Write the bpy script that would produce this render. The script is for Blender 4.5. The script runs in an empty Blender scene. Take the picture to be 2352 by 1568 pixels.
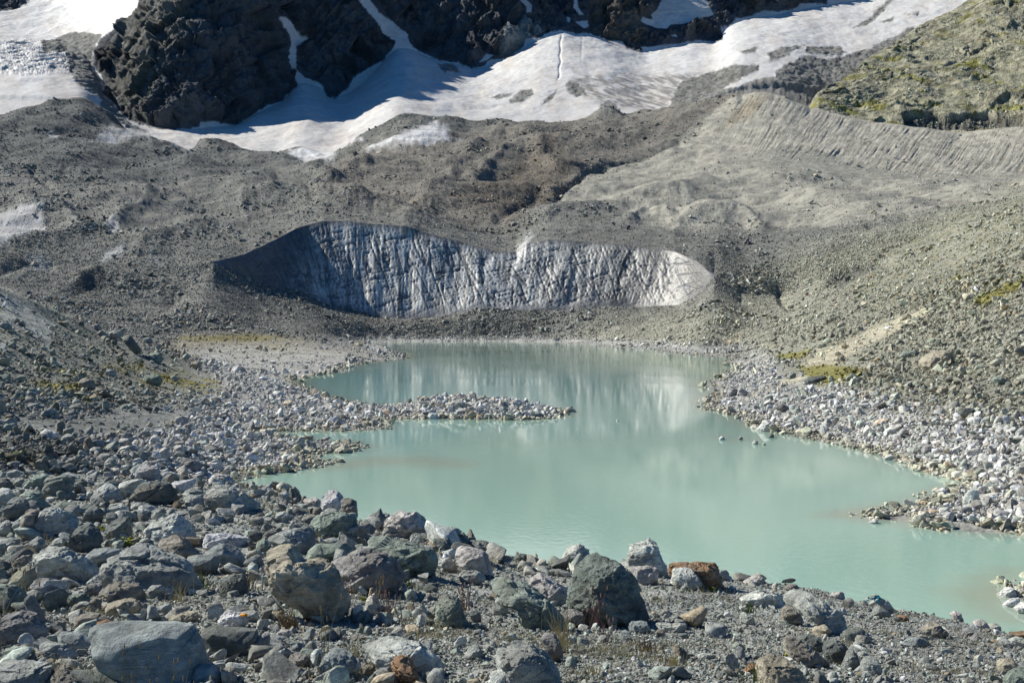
import bpy, math, time
import numpy as np
from mathutils import Vector
T0 = time.time()
rng = np.random.default_rng(7)
# ---- viewing set-up used to survey the valley: eye 12 m above the lake, focal 2700 px on a 2352 px wide frame
F, CX, HY, EYE = 2700.0, 1176.0, 740.0, 12.0
W = 2352.0
scn = bpy.context.scene
COL = scn.collection

# ------------------------------------------------------------------ numpy noise
_perm = np.random.default_rng(3).permutation(256).astype(np.int32)
_perm = np.concatenate([_perm, _perm, _perm])
_g3 = np.random.default_rng(5).normal(size=(256, 3)); _g3 /= np.linalg.norm(_g3, axis=1)[:, None]
_g3 = _g3.astype(np.float32)

def perlin3(x, y, z):
    x = np.asarray(x, np.float32); y = np.asarray(y, np.float32); z = np.asarray(z, np.float32)
    xi = np.floor(x).astype(np.int32); yi = np.floor(y).astype(np.int32); zi = np.floor(z).astype(np.int32)
    xf = x - xi; yf = y - yi; zf = z - zi
    u = xf * xf * xf * (xf * (xf * 6 - 15) + 10); v = yf * yf * yf * (yf * (yf * 6 - 15) + 10); w = zf * zf * zf * (zf * (zf * 6 - 15) + 10)
    X = xi & 255; Y = yi & 255; Z = zi & 255
    def g(dx, dy, dz):
        h = _perm[_perm[_perm[(X + dx) & 255] + ((Y + dy) & 255)] + ((Z + dz) & 255)]
        gr = _g3[h]
        return gr[..., 0] * (xf - dx) + gr[..., 1] * (yf - dy) + gr[..., 2] * (zf - dz)
    a = g(0, 0, 0); b = g(1, 0, 0); a += u * (b - a)
    c = g(0, 1, 0); d = g(1, 1, 0); c += u * (d - c)
    a += v * (c - a)
    e = g(0, 0, 1); f = g(1, 0, 1); e += u * (f - e)
    h2 = g(0, 1, 1); i = g(1, 1, 1); h2 += u * (i - h2)
    e += v * (h2 - e)
    return (a + w * (e - a)) * 1.6

def fbm(x, y, z, octs=5, lac=2.03, gain=0.5, ridged=False):
    s = 0; amp = 1.0; f = 1.0; tot = 0
    for k in range(octs):
        n = perlin3(x * f + 17.3 * k, y * f - 9.1 * k, z * f + 4.7 * k)
        if ridged: n = 1 - 2 * np.abs(n)
        s = s + amp * n; tot += amp; amp *= gain; f *= lac
    return s / tot

_rot = np.linalg.qr(np.random.default_rng(12).normal(size=(3, 3)))[0].astype(np.float32)
_hr = np.random.default_rng(15).uniform(-1, 1, size=(256, 4)).astype(np.float32)
def facet(x, y, z, warp=.25, seed=0):
    """jointed rock: every cell of a tilted lattice is a plane of its own"""
    a = x * _rot[0, 0] + y * _rot[0, 1] + z * _rot[0, 2]; b = x * _rot[1, 0] + y * _rot[1, 1] + z * _rot[1, 2]; c = x * _rot[2, 0] + y * _rot[2, 1] + z * _rot[2, 2]
    w = perlin3(a * .7 + seed, b * .7, c * .7) * warp
    a = a + w + seed * 3.7; b = b - w; c = c + w * .6
    ia = np.floor(a).astype(np.int32); ib = np.floor(b).astype(np.int32); ic = np.floor(c).astype(np.int32)
    h = _perm[_perm[_perm[ia & 255] + (ib & 255)] + (ic & 255)] & 255
    r = _hr[h]
    return r[..., 3] * .5 + r[..., 0] * (a - ia - .5) + r[..., 1] * (b - ib - .5) + r[..., 2] * (c - ic - .5)

def sstep(a, b, x):
    t = np.clip((x - a) / (b - a), 0, 1); return t * t * (3 - 2 * t)

def srgb(r, g, b):
    def c(v):
        v = v / 255.0
        return v / 12.92 if v <= 0.04045 else ((v + 0.055) / 1.055) ** 2.4
    return np.array([c(r), c(g), c(b)])

def poly_sd(px, py, poly):
    """signed distance to a polygon, positive inside"""
    px = np.asarray(px, np.float32).ravel(); py = np.asarray(py, np.float32).ravel()
    P = np.array(poly, np.float32); n = len(P)
    best = np.full(px.shape, 1e18, np.float32); inside = np.zeros(px.shape, bool)
    for i in range(n):
        ax, ay = P[i]; bx, by = P[(i + 1) % n]
        ex, ey = bx - ax, by - ay; L = ex * ex + ey * ey + 1e-9
        t = np.clip(((px - ax) * ex + (py - ay) * ey) / L, 0, 1)
        d = (px - ax - t * ex) ** 2 + (py - ay - t * ey) ** 2
        best = np.minimum(best, d)
        if ay != by:
            c = ((ay > py) != (by > py)) & (px < (bx - ax) * (py - ay) / (by - ay) + ax)
            inside ^= c
    d = np.sqrt(best)
    return np.where(inside, d, -d)

def pmask(px, py, poly, feather=6.0, warp=None):
    """soft mask 0..1 of a traced region; warp is a noise field added to the distance"""
    P = np.array(poly); m = feather + 60
    out = np.zeros(px.shape, np.float32)
    sel = (px > P[:, 0].min() - m) & (px < P[:, 0].max() + m) & (py > P[:, 1].min() - m) & (py < P[:, 1].max() + m)
    if sel.any():
        d = poly_sd(px[sel], py[sel], poly)
        if warp is not None: d = d + warp[sel]
        out[sel] = sstep(-feather, feather, d)
    return out

def unproj(px, py, D):
    return (px - CX) / F * D, D, EYE - (py - HY) / F * D

# ------------------------------------------------------------------ mesh helpers
def mesh_np(name, verts, faces, mat=None, smooth=True, col=None, extra=None):
    me = bpy.data.meshes.new(name)
    verts = np.ascontiguousarray(verts, np.float32); faces = np.ascontiguousarray(faces, np.int32)
    k = faces.shape[1]
    me.vertices.add(len(verts)); me.vertices.foreach_set('co', verts.ravel())
    me.loops.add(faces.size); me.loops.foreach_set('vertex_index', faces.ravel())
    me.polygons.add(len(faces)); me.polygons.foreach_set('loop_start', np.arange(0, faces.size, k, dtype=np.int32))
    if smooth: me.polygons.foreach_set('use_smooth', np.ones(len(faces), bool))
    me.update(calc_edges=True)
    if col is not None:
        a = me.color_attributes.new('col', 'FLOAT_COLOR', 'POINT')
        c = np.ones((len(verts), 4), np.float32); c[:, :3] = col
        a.data.foreach_set('color', c.ravel())
    for nm, v in (extra or {}).items():
        v = np.asarray(v, np.float32)
        if v.ndim == 1:
            a = me.attributes.new(nm, 'FLOAT', 'POINT'); a.data.foreach_set('value', v)
        else:
            a = me.attributes.new(nm, 'FLOAT_VECTOR', 'POINT'); a.data.foreach_set('vector', np.ascontiguousarray(v).ravel())
    if mat: me.materials.append(mat)
    return me

def link(name, me, label=None, cat=None, kind=None, group=None, parent=None, loc=None):
    o = bpy.data.objects.new(name, me); COL.objects.link(o)
    if label: o['label'] = label
    if cat: o['category'] = cat
    if kind: o['kind'] = kind
    if group: o['group'] = group
    if parent: o.parent = parent
    if loc is not None: o.location = loc
    return o

def submesh(name, P, C, quads, sel, mat, extra=None):
    q = quads[sel]
    used, inv = np.unique(q.ravel(), return_inverse=True)
    ex = {k: v[used] for k, v in (extra or {}).items()}
    return mesh_np(name, P[used], inv.reshape(-1, 4), mat, True, C[used], ex)

# ------------------------------------------------------------------ profile sheets
class Sheet:
    def __init__(self, feats, counts, xs, dsm=45.0):
        """feats: list of polylines [(x, y, D)] or [(x, ('z', z), D)]; surfaces run from feature to feature"""
        nx = len(xs); K = len(feats)
        D = np.zeros((K, nx)); Z = np.zeros((K, nx))
        for k, ft in enumerate(feats):
            fx = [p[0] for p in ft]; fd = [p[2] for p in ft]
            fz = [p[1][1] if isinstance(p[1], tuple) else EYE - (p[1] - HY) / F * p[2] for p in ft]
            # interpolate the look direction (slope) so that traced lines stay straight
            sl = [(EYE - z) / d for z, d in zip(fz, fd)]
            D[k] = np.exp(np.interp(xs, fx, np.log(fd)))
            Z[k] = EYE - np.interp(xs, fx, sl) * D[k]
        # distances change gently from bearing to bearing, the traced lines stay sharp
        gx = np.arange(-700.0, 3060.0, 4.0); kk = np.exp(-0.5 * (np.arange(-40, 41) * 4.0 / dsm) ** 2); kk /= kk.sum()
        for k in range(K):
            ld = np.interp(gx, xs, np.log(D[k])); ld = np.convolve(np.pad(ld, 40, mode='edge'), kk, 'valid')
            nd = np.exp(np.interp(xs, gx, ld)); Z[k] = EYE - (EYE - Z[k]) / D[k] * nd; D[k] = nd
        D = np.maximum.accumulate(D + np.arange(K)[:, None] * 1e-3, axis=0)
        rD = []; rZ = []; rS = []
        for k in range(K - 1):
            t = (np.arange(counts[k]) / counts[k])[:, None]
            if k == K - 2: t = (np.arange(counts[k] + 1) / counts[k])[:, None]
            rD.append(D[k] + (D[k + 1] - D[k]) * t); rZ.append(Z[k] + (Z[k + 1] - Z[k]) * t); rS.append(k + t + 0 * D[k])
        self.D = np.concatenate(rD); self.Z = np.concatenate(rZ); self.S = np.concatenate(rS)
        self.nr, self.nc = self.D.shape
        self.px = np.broadcast_to(xs, self.D.shape).copy()
        self.refresh()
    def refresh(self):
        self.X = (self.px - CX) / F * self.D
        self.py = HY + (EYE - self.Z) * F / self.D
    def P(self):
        return np.stack([self.X.ravel(), self.D.ravel(), self.Z.ravel()], 1)
    def quads(self):
        i = np.arange(self.nr * self.nc).reshape(self.nr, self.nc)
        return np.stack([i[:-1, :-1].ravel(), i[:-1, 1:].ravel(), i[1:, 1:].ravel(), i[1:, :-1].ravel()], 1)
    def normals(self):
        P = np.stack([self.X, self.D, self.Z], 2)
        du = np.gradient(P, axis=1); dv = np.gradient(P, axis=0)
        n = np.cross(du, dv); n /= np.linalg.norm(n, axis=2)[:, :, None] + 1e-9
        return n

def cols(x0, x1, step, far0, far1, nfar):
    a = x0 - (np.linspace(1, 0, nfar, endpoint=False) ** 1.5) * (x0 - far0)
    b = x1 + (np.linspace(0, 1, nfar + 1)[1:] ** 1.5) * (far1 - x1)
    return np.concatenate([a, np.arange(x0, x1 + step * .5, step), b])

def smooth_rows(A, w, S=None):
    k = np.ones(w) / w
    pad = np.pad(A, ((w // 2, w - 1 - w // 2), (0, 0)), mode='edge')
    c = np.cumsum(np.concatenate([np.zeros((1, A.shape[1])), pad]), axis=0)
    return (c[w:] - c[:-w]) / w

def ease(Z, S, crisp, wr, wc):
    """round off the folds between traced lines, keep the lines listed in crisp"""
    kk = sstep(0.0, 0.45, np.minimum.reduce([np.abs(S - k) for k in crisp]))
    Zs = smooth_rows(Z, wr)
    for w in wc: Zs = smooth_rows(Zs.T, w).T
    Zs = smooth_rows(Zs, wr)
    return Z + kk * (Zs - Z)

def mixc(C, m, c):
    C += m[:, None] * (np.asarray(c)[None, :] - C)

# ------------------------------------------------------------------ materials
def new_mat(name):
    m = bpy.data.materials.new(name); m.use_nodes = True
    nt = m.node_tree; b = nt.nodes['Principled BSDF']
    return m, nt, b

def N(nt, typ, **kw):
    n = nt.nodes.new(typ)
    for k, v in kw.items():
        if k.startswith('i_'):
            key = k[2:]; key = int(key) if key.isdigit() else key.replace('_', ' ')
            n.inputs[key].default_value = v
        else: setattr(n, k, v)
    return n

def math_n(nt, op, a, b=None, c=None):
    n = nt.nodes.new('ShaderNodeMath'); n.operation = op
    for i, v in enumerate((a, b, c)):
        if v is None: continue
        if isinstance(v, (int, float)): n.inputs[i].default_value = v
        else: nt.links.new(v, n.inputs[i])
    return n.outputs[0]

def mixcol(nt, fac, a, b, mode='MIX'):
    n = nt.nodes.new('ShaderNodeMix'); n.data_type = 'RGBA'; n.blend_type = mode
    for sock, v in ((n.inputs[0], fac), (n.inputs[6], a), (n.inputs[7], b)):
        if isinstance(v, (int, float)): sock.default_value = v
        elif isinstance(v, (tuple, list, np.ndarray)): sock.default_value = (*[float(q) for q in v][:3], 1)
        else: nt.links.new(v, sock)
    return n.outputs[2]

def noise_n(nt, vec, scale, detail=6, rough=0.6, dist=0.0):
    n = N(nt, 'ShaderNodeTexNoise'); n.inputs['Scale'].default_value = scale; n.inputs['Detail'].default_value = detail
    n.inputs['Roughness'].default_value = rough; n.inputs['Distortion'].default_value = dist
    nt.links.new(vec, n.inputs['Vector']); return n.outputs['Fac']

def ramp(nt, v, lo, hi, a=0.0, b=1.0):
    n = N(nt, 'ShaderNodeMapRange'); n.inputs[1].default_value = lo; n.inputs[2].default_value = hi
    n.inputs[3].default_value = a; n.inputs[4].default_value = b; n.interpolation_type = 'SMOOTHSTEP'
    nt.links.new(v, n.inputs[0]); return n.outputs[0]

def ground_mat(name, base_scale, contrast=0.5, bump=0.5, bump_dist=1.0, rough=0.9, speck=True, spec=0.2, tint=None, tint_amt=0.25, detail=12):
    m, nt, b = new_mat(name); L = nt.links
    at = N(nt, 'ShaderNodeAttribute', attribute_name='col')
    co = N(nt, 'ShaderNodeTexCoord').outputs['Object']
    n1 = noise_n(nt, co, base_scale, detail, 0.75)
    fac = ramp(nt, n1, 0.3, 0.7, 1 - contrast, 1 + contrast)
    colr = at.outputs['Color']
    n2 = noise_n(nt, co, base_scale * 0.37, 8, 0.7)
    t = tint if tint is not None else (0.30, 0.26, 0.21)
    colr = mixcol(nt, ramp(nt, n2, 0.5, 0.7, 0, tint_amt), colr, t)
    vm = N(nt, 'ShaderNodeVectorMath', operation='SCALE'); L.new(colr, vm.inputs[0]); L.new(fac, vm.inputs['Scale'])
    L.new(vm.outputs[0], b.inputs['Base Color'])
    b.inputs['Roughness'].default_value = rough
    b.inputs['Specular IOR Level'].default_value = spec
    bm = N(nt, 'ShaderNodeBump'); bm.inputs['Strength'].default_value = bump; bm.inputs['Distance'].default_value = bump_dist
    h = n1
    if speck:
        v = N(nt, 'ShaderNodeTexVoronoi'); v.inputs['Scale'].default_value = base_scale * 9; L.new(co, v.inputs['Vector'])
        v2 = N(nt, 'ShaderNodeTexVoronoi'); v2.inputs['Scale'].default_value = base_scale * 27; L.new(co, v2.inputs['Vector'])
        h = math_n(nt, 'SUBTRACT', n1, math_n(nt, 'MULTIPLY', v.outputs['Distance'], 0.35))
        h = math_n(nt, 'SUBTRACT', h, math_n(nt, 'MULTIPLY', v2.outputs['Distance'], 0.15))
    L.new(h, bm.inputs['Height']); L.new(bm.outputs[0], b.inputs['Normal'])
    return m

# colours (linear albedo)
c_debris = np.array([0.185, 0.184, 0.166])
c_dark = np.array([0.105, 0.110, 0.106])
c_brown = np.array([0.185, 0.170, 0.146])
c_moraine = np.array([0.365, 0.350, 0.295])
c_talus = np.array([0.285, 0.28, 0.222])
c_shore = np.array([0.49, 0.485, 0.455])
c_snow = np.array([0.67, 0.66, 0.645])
c_dirtsnow = np.array([0.60, 0.54, 0.48])
c_ice = np.array([0.42, 0.45, 0.47])
c_rock = np.array([0.078, 0.087, 0.101])
c_rock_tan = np.array([0.155, 0.148, 0.125])
c_green = np.array([0.24, 0.235, 0.06])
c_moss = np.array([0.22, 0.19, 0.045])
c_sand = np.array([0.50, 0.46, 0.34])
c_gravel = np.array([0.275, 0.285, 0.262])
c_silt = np.array([0.30, 0.27, 0.20])
# ================================================================== LAKE OUTLINE (water level z = 0)
shore_px = [(845,787),(900,784),(1000,783.5),(1100,783.5),(1200,784),(1270,785),(1340,790),(1400,795),(1440,799),(1480,800),(1540,808),(1600,816),(1690,822),
 (1665,832),(1692,845),(1660,862),(1622,885),(1645,905),(1615,925),(1628,941),(1700,956),(1735,980),(1775,990),(1850,1005),(1950,1022),(2010,1040),(2060,1055),(2110,1075),
 (2175,1092),(2240,1112),(2185,1122),(2130,1142),(2120,1156),(2060,1167),(1990,1186),(2050,1196),(2150,1212),(2250,1224),(2352,1229),(2500,1238),(2700,1290),(2650,1330),(2352,1352),(2320,1368),(2345,1392),(2500,1480),
 (2700,1700),(2000,1650),(1500,1560),(1000,1400),(760,1260),(640,1190),(555,1135),(535,1103),(600,1086),(660,1082),(735,1070),(745,1062),(700,1052),(720,1042),(790,1037),(832,1026),(800,1016),(700,1010),(600,992),
 (640,990),(780,990),(880,985),(872,973),(905,963),(1000,961),(1100,962),(1200,964),(1262,960),(1300,952),(1285,942),(1200,927),(1100,918),(1000,916),(900,930),(850,929),(800,922),(770,915),(725,899),(690,884),
 (675,874),(700,865),(750,857),(792,850),(800,842),(840,834),(935,822),(925,812),(890,800),(868,792)]
lake_w = np.array([[(x - CX) / F * (EYE * F / (y - HY)), EYE * F / (y - HY)] for x, y in shore_px])

# ================================================================== VALLEY FLOOR
z = lambda v: ('z', v)
A = [
 [(-500,z(1),26),(550,z(-1),28),(2850,z(-3),24)],
 [(-500,1075,55),(0,1078,62),(300,1088,72),(540,1100,89),(700,z(0),95),(1000,z(-.5),80),(1900,z(0),70),(2100,1185,72.5),(2352,1205,66),(2850,1210,60)],
 [(-500,990,80),(0,1000,85),(300,1005,98),(600,996,123),(750,z(0),126),(1000,z(0),125),(1600,z(0),125),(1750,988,130),(2050,1045,104),(2352,1085,84),(2850,1080,76)],
 [(-500,900,105),(0,925,110),(300,925,130),(500,925,150),(700,905,185),(850,925,174),(1000,915,183),(1280,935,165),(1400,z(0),172),(1600,z(0),180),(1700,925,168),(1850,935,150),(2100,950,118),(2352,962,105),(2850,950,95)],
 [(-500,790,130),(0,815,140),(250,835,165),(450,872,195),(700,872,240),(850,z(0),240),(1000,z(0),240),(1610,z(0),225),(1700,870,222),(1850,862,200),(2100,855,170),(2352,852,142),(2850,830,125)],
 [(-500,560,180),(0,662,190),(80,692,200),(150,726,210),(250,768,225),(330,792,235),(420,828,250),(500,850,275),(700,858,270),(800,838,320),(935,822,390),(1000,z(0),360),(1650,z(0),330),(1700,825,375),(1800,800,330),(1900,772,300),(2100,740,260),(2352,700,205),(2850,600,165)],
 [(-500,720,260),(0,z(12),280),(250,796,300),(400,815,330),(500,822,360),(700,810,400),(850,803,450),(930,z(0),450),(1200,z(0),500),(1500,z(0),460),(1700,812,440),(1800,775,450),(1900,735,420),(2100,660,380),(2352,600,290),(2850,480,240)],
 [(-500,700,480),(0,705,500),(250,772,500),(400,778,540),(600,776,600),(700,776,600),(845,785,715),(1000,782,740),(1200,782,740),(1300,782,730),(1420,792,640),(1500,796,600),(1600,808,500),(1690,790,560),(1800,735,600),(1950,690,560),(2150,620,520),(2352,550,400),(2850,420,350)],
 [(-500,640,650),(0,645,640),(100,668,640),(250,705,620),(400,700,640),(490,604,716),(540,626,735),(600,652,763),(650,666,780),(690,670,789),(740,694,793),(800,710,793),(860,726,792),(930,733,790),(1000,728,789),(1060,716,787),(1110,709,786),(1200,713,784),(1300,713,780),(1400,702,776),(1460,705,772),(1560,700,752),(1600,678,732),(1622,655,715),(1640,634,706),(1665,652,700),(1700,684,685),(1800,670,730),(1950,620,700),(2150,550,680),(2352,490,560),(2850,370,500)],
 [(-500,560,720),(0,590,700),(250,610,710),(400,618,712),(490,600,722),(560,585,758),(625,555,800),(660,537,822),(680,525,830),(700,519,836),(740,509,839),(800,509,839),(860,517,838),(930,524,836),(985,539,834),(1050,552,830),(1100,567,827),(1150,579,823),(1185,579,822),(1210,560,822),(1260,551,819),(1320,554,814),(1400,559,806),(1470,567,798),(1550,579,785),(1600,600,757),(1620,613,735),(1640,630,715),(1665,626,732),(1700,616,760),(1800,590,765),(1950,555,740),(2150,500,740),(2352,455,700),(2850,340,650)],
 [(-500,440,1000),(0,452,980),(250,440,1000),(500,452,1020),(700,440,1050),(900,445,1080),(1200,450,1080),(1280,443,1100),(1500,440,1080),(1700,435,1050),(1900,432,1020),(2100,430,980),(2352,428,900),(2850,320,850)],
 [(-500,330,1250),(0,350,1250),(120,340,1260),(250,385,1230),(400,360,1300),(500,395,1250),(620,385,1290),(700,400,1270),(800,372,1330),(900,350,1370),(1000,352,1350),(1100,378,1290),(1200,370,1310),(1290,405,1230),(1400,375,1290),(1500,350,1310),(1600,320,1330),(1700,340,1290),(1800,352,1250),(1900,367,1220),(2000,386,1190),(2100,401,1165),(2200,402,1155),(2352,404,1145),(2850,400,1050)],
 [(-500,240,1500),(0,262,1480),(60,235,1520),(120,225,1540),(190,230,1555),(250,262,1560),(310,310,1540),(380,335,1510),(438,353,1490),(462,324,1500),(495,318,1500),(530,335,1490),(600,366,1460),(640,352,1470),(700,330,1480),(740,352,1450),(790,340,1470),(840,300,1500),(880,278,1520),(920,268,1530),(960,266,1540),(1050,263,1560),(1150,277,1570),(1250,280,1580),(1310,277,1590),(1360,262,1590),(1400,243,1590),(1430,255,1580),(1500,251,1560),(1560,240,1500),(1620,222,1470),(1690,214,1440),(1705,220,1438),(1735,212,1432),(1765,214,1425),(1800,222,1412),(1830,235,1400),(1860,249,1388),(1885,251,1380),(1950,268,1352),(2000,280,1335),(2050,284,1320),(2100,293,1305),(2130,296,1298),(2200,306,1285),(2290,297,1265),(2352,292,1250),(2500,298,1230),(2850,290,1150)],
 [(-500,300,1620),(0,310,1600),(300,400,1600),(600,460,1560),(900,400,1620),(1300,400,1680),(1700,330,1560),(1900,350,1500),(2850,380,1350)],
]
xsA = cols(-60, 2412, 2.0, -700, 3050, 50)
shA = Sheet(A, [14, 46, 46, 34, 34, 40, 40, 40, 60, 100, 66, 56, 76, 10], xsA, 22.0)
# ease the creases between features, but keep the ice edge and the far crest crisp
shA.Z = ease(shA.Z, shA.S, (5, 8, 9, 12), 27, (25, 41))
Zq = smooth_rows(smooth_rows(shA.Z.T, 7), 9).T; shA.Z = np.where((shA.S > 9.4) & (shA.px < 1600), Zq, shA.Z)
shA.refresh()
# undulation of the debris-covered ground
X, D = shA.X, shA.D
px0, py0 = shA.px.copy(), shA.py.copy()
S = shA.S
far = sstep(500, 900, D)
und = fbm(X / 95, D / 95, X * 0, 3) * 17 * far * sstep(8.9, 9.6, S) * (1 - sstep(12.3, 12.6, S))
und += fbm(X / 30, D / 30, X * 0 + 3, 5, gain=.45) * 1.7 * sstep(9.0, 9.5, S) * (1 - 0.8 * sstep(1600, 1750, px0) * sstep(9.5, 12, S))
icezone = ((S >= 8) & (S <= 9) & (px0 > 488) & (px0 < 1645))
small = fbm(X / 14, D / 14, X * 0 + 9, 5, gain=.6) * np.clip(D / 800, 0.05, 1.3) * 1.4 * (~icezone)
# gullies on the steep inner face of the moraine
gul = sstep(1600, 1750, px0) * sstep(10.6, 11.1, S) * (1 - sstep(11.9, 12.0, S))
gx = px0 * 1.0 + (12 - S) * 75
gx = gx + 5 * fbm(px0 / 70, S * 1.5, X * 0 + 14, 2)
g1 = .6 * np.abs(perlin3(gx / 16, S * .9, X * 0 + 1)) * sstep(-.3, .4, perlin3(px0 / 90, S * 2.0, X * 0 + 17)) + .6 * np.abs(perlin3(gx / 7, S * 1.3, X * 0 + 6)) * sstep(-.4, .3, perlin3(px0 / 60, S * 3.0, X * 0 + 19)) + .4 * np.abs(perlin3(gx / 3.5, S * 4, X * 0 + 7))
smooth_m = sstep(1560, 1700, px0) * sstep(10.2, 10.8, S)
shA.Z += und * (1 - .85 * smooth_m) + small * (1 - .5 * smooth_m)
# hummocks and hollows of the buried glacier: crest lines (height > 0) and trenches (height < 0)
RIDGE = [(10,24,[(740,432),(820,382),(905,347),(960,354),(1005,374)]), (12,30,[(985,455),(1060,380),(1120,318),(1160,292),(1200,312),(1240,345)]), (9,18,[(1095,410),(1160,352),(1225,350),(1275,384)]),
 (12,12,[(1372,262),(1397,246),(1424,262)]), (9,22,[(0,560),(120,548),(240,520),(320,480)]), (9,18,[(455,328),(520,352),(610,378),(720,402),(760,420)]), (8,20,[(10,402),(150,388),(260,418),(335,446)]),
 (7,14,[(1452,505),(1490,482),(1530,495)]), (8,16,[(1560,512),(1640,488),(1700,492),(1745,520)]), (9,20,[(300,330),(380,350),(430,372)]), (10,26,[(560,470),(700,452),(860,470),(960,500)]), (9,20,[(1260,500),(1400,470),(1560,440)]),
 (6,16,[(180,640),(240,622),(290,640)]), (8,26,[(330,560),(450,520),(560,500)]), (7,16,[(60,470),(130,480),(180,520)]), (8,14,[(1290,330),(1400,320),(1500,300),(1600,262)]),
 (-9,8,[(1285,446),(1320,424),(1352,396),(1400,381),(1450,362),(1500,350),(1560,330)]), (-8,10,[(1915,642),(1945,618),(1985,608),(2040,600)]), (-7,9,[(78,406),(98,420),(118,432)]),
 (-4,16,[(178,668),(215,655),(262,660)]), (-6,14,[(0,620),(60,600),(110,610)]), (-7,12,[(1240,440),(1200,470),(1150,500)]), (-5,10,[(1460,640),(1500,660)][:0] or [(1780,660),(1800,690),(1830,720)]), (-6,10,[(340,400),(400,410),(470,440)]), (-5,9,[(640,420),(700,440),(720,470)]), (-5,8,[(2000,520),(2080,500)])]
for hgt, wd_, pl in RIDGE:
    x_ = [p[0] for p in pl]; y_ = [p[1] for p in pl]; m_ = 8 * wd_; hgt = hgt * (.7 if hgt > 0 else 1)
    sel = (px0 > min(x_) - m_) & (px0 < max(x_) + m_) & (py0 > min(y_) - m_) & (py0 < max(y_) + m_) & (S > 7.2) & (S < 12.2)
    qx, qy = px0[sel], py0[sel]; best = np.full(qx.shape, 1e9)
    wob = fbm(qx / 34, qy / 24, qx * 0 + hgt, 3) * wd_ * .6
    for (ax, ay), (bx, by) in zip(pl[:-1], pl[1:]):
        ex, ey = bx - ax, by - ay; t_ = np.clip(((qx - ax) * ex + (qy - ay) * ey) / (ex * ex + ey * ey), 0, 1)
        best = np.minimum(best, np.hypot(qx - ax - t_ * ex, (qy - ay - t_ * ey) * 1.7))
    b_ = np.abs(best + wob)
    shA.Z[sel] += hgt * (np.exp(.45 - np.sqrt((b_ / wd_) ** 2 + .2)) if hgt > 0 else .62 * np.exp(-(b_ / wd_ / 1.25) ** 2))
# signed distance to the lake, for the shores
near = D < 800
sd = np.full(D.shape, -1e3, np.float32)
sd[near] = poly_sd(X[near], D[near], lake_w)
jit = fbm(X / 6, D / 6, X * 0 + 2, 4) * (0.6 + D * 0.006)
sdj = -(sd + jit * (np.abs(sd) < 30))            # positive on land
wdt = 3.0 + D * 0.035
t = sstep(0, 1, np.clip(sdj / wdt, 0, 1))
land = np.maximum(shA.Z, 0.35 + 0.012 * np.clip(sdj, 0, 60)) * t + (1 - t) * 0.05 * np.maximum(sdj, 0)
spitm = (px0 > 960) & (px0 < 1310) & (py0 > 905) & (py0 < 975)
land = land + spitm * np.clip(sdj, 0, 6) * .10
shA.Z = np.where(near, np.where(sdj > 0, land, -np.minimum(0.10 * (-sdj), 7.0) - 0.02), shA.Z)
shA.refresh()
# push along the normal: ice flutes and gullies
nrm = shA.normals()
u = px0; v = S - 8
bend = u + (1 - v) * 40 * sstep(900, 1500, u) - (1 - v) * 60 * (1 - sstep(650, 900, u))
bend = bend + 9 * fbm(u / 50, v * 2, u * 0 + 77, 3)
fl = fbm(bend / 5, v * 1.1, u * 0, 4, gain=.6, ridged=True) * .24 + fbm(bend / 60, v * 1.0, u * 0 + 5, 3) * 2.4 + fbm(bend / 17, v * 1.6, u * 0 + 6, 3) * .35
wv = v * 200
c1 = np.abs(perlin3((u * .95 + wv * .3) / 110, (wv * .95 - u * .36 - (1 - v) * 25) / 8, u * 0 + 8)); c2 = np.abs(perlin3((u + wv * .35) / 26, (wv - u * .3) / 150, u * 0 + 3))
cr = -np.clip(0.10 - c1, 0, 1) * 8 - np.clip(0.07 - c2, 0, 1) * 8
fl = fl + cr
edge = np.clip(np.minimum(v / .12, (1 - v) / .12), 0, 1)
amp = np.where(icezone, edge, 0.0) * sstep(488, 560, u) * (1 - sstep(1600, 1642, u))
disp = fl * amp - g1 * 2.3 * gul + gul * .8
shA.X += nrm[..., 0] * disp; shA.D += nrm[..., 1] * disp; shA.Z += nrm[..., 2] * disp

PA = shA.P(); QA = shA.quads()
u = px0.ravel(); vv = py0.ravel(); Sx = S.ravel(); Df = D.ravel(); Zf = shA.Z.ravel(); Xf = X.ravel()
nz = fbm(Xf / 40 , Df / 40, Xf * 0 + 11, 4)
nzf = fbm(u / 14, vv / 14, Xf * 0 + 31, 4)
nz2 = fbm(Xf / 8, Df / 8, Xf * 0 + 15, 4)
C = np.tile(c_debris, (len(PA), 1))
gst = (gul * sstep(.0, .5, fbm(gx / 8, S * 1.2, X * 0 + 29, 3))).ravel()
# left side darker, centre brown, right pale
mixc(C, np.clip(.9 * (1 - sstep(300, 950, u + nz * 120)) * sstep(260, 330, 700 - vv + 0 * u), 0, 1), c_dark * 1.1)
brown = [(720,470),(760,380),(880,320),(1150,280),(1400,270),(1560,240),(1700,160),(1720,215),(1560,330),(1420,370),(1290,445),(1200,480),(1180,520),(900,500)]
mixc(C, .9 * pmask(u, vv, brown, 25, nz * 20), c_brown)
mixc(C, .75 * pmask(u, vv, [(1050,470),(1150,400),(1260,330),(1330,380),(1290,440),(1180,500)], 22, nz * 20), c_brown * np.array([.78,.72,.66]))
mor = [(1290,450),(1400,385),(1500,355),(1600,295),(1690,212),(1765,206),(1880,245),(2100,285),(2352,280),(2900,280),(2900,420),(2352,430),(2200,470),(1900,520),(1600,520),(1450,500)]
mixc(C, .92 * pmask(u, vv, mor, 12, nzf * 5), c_moraine * .93)
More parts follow.
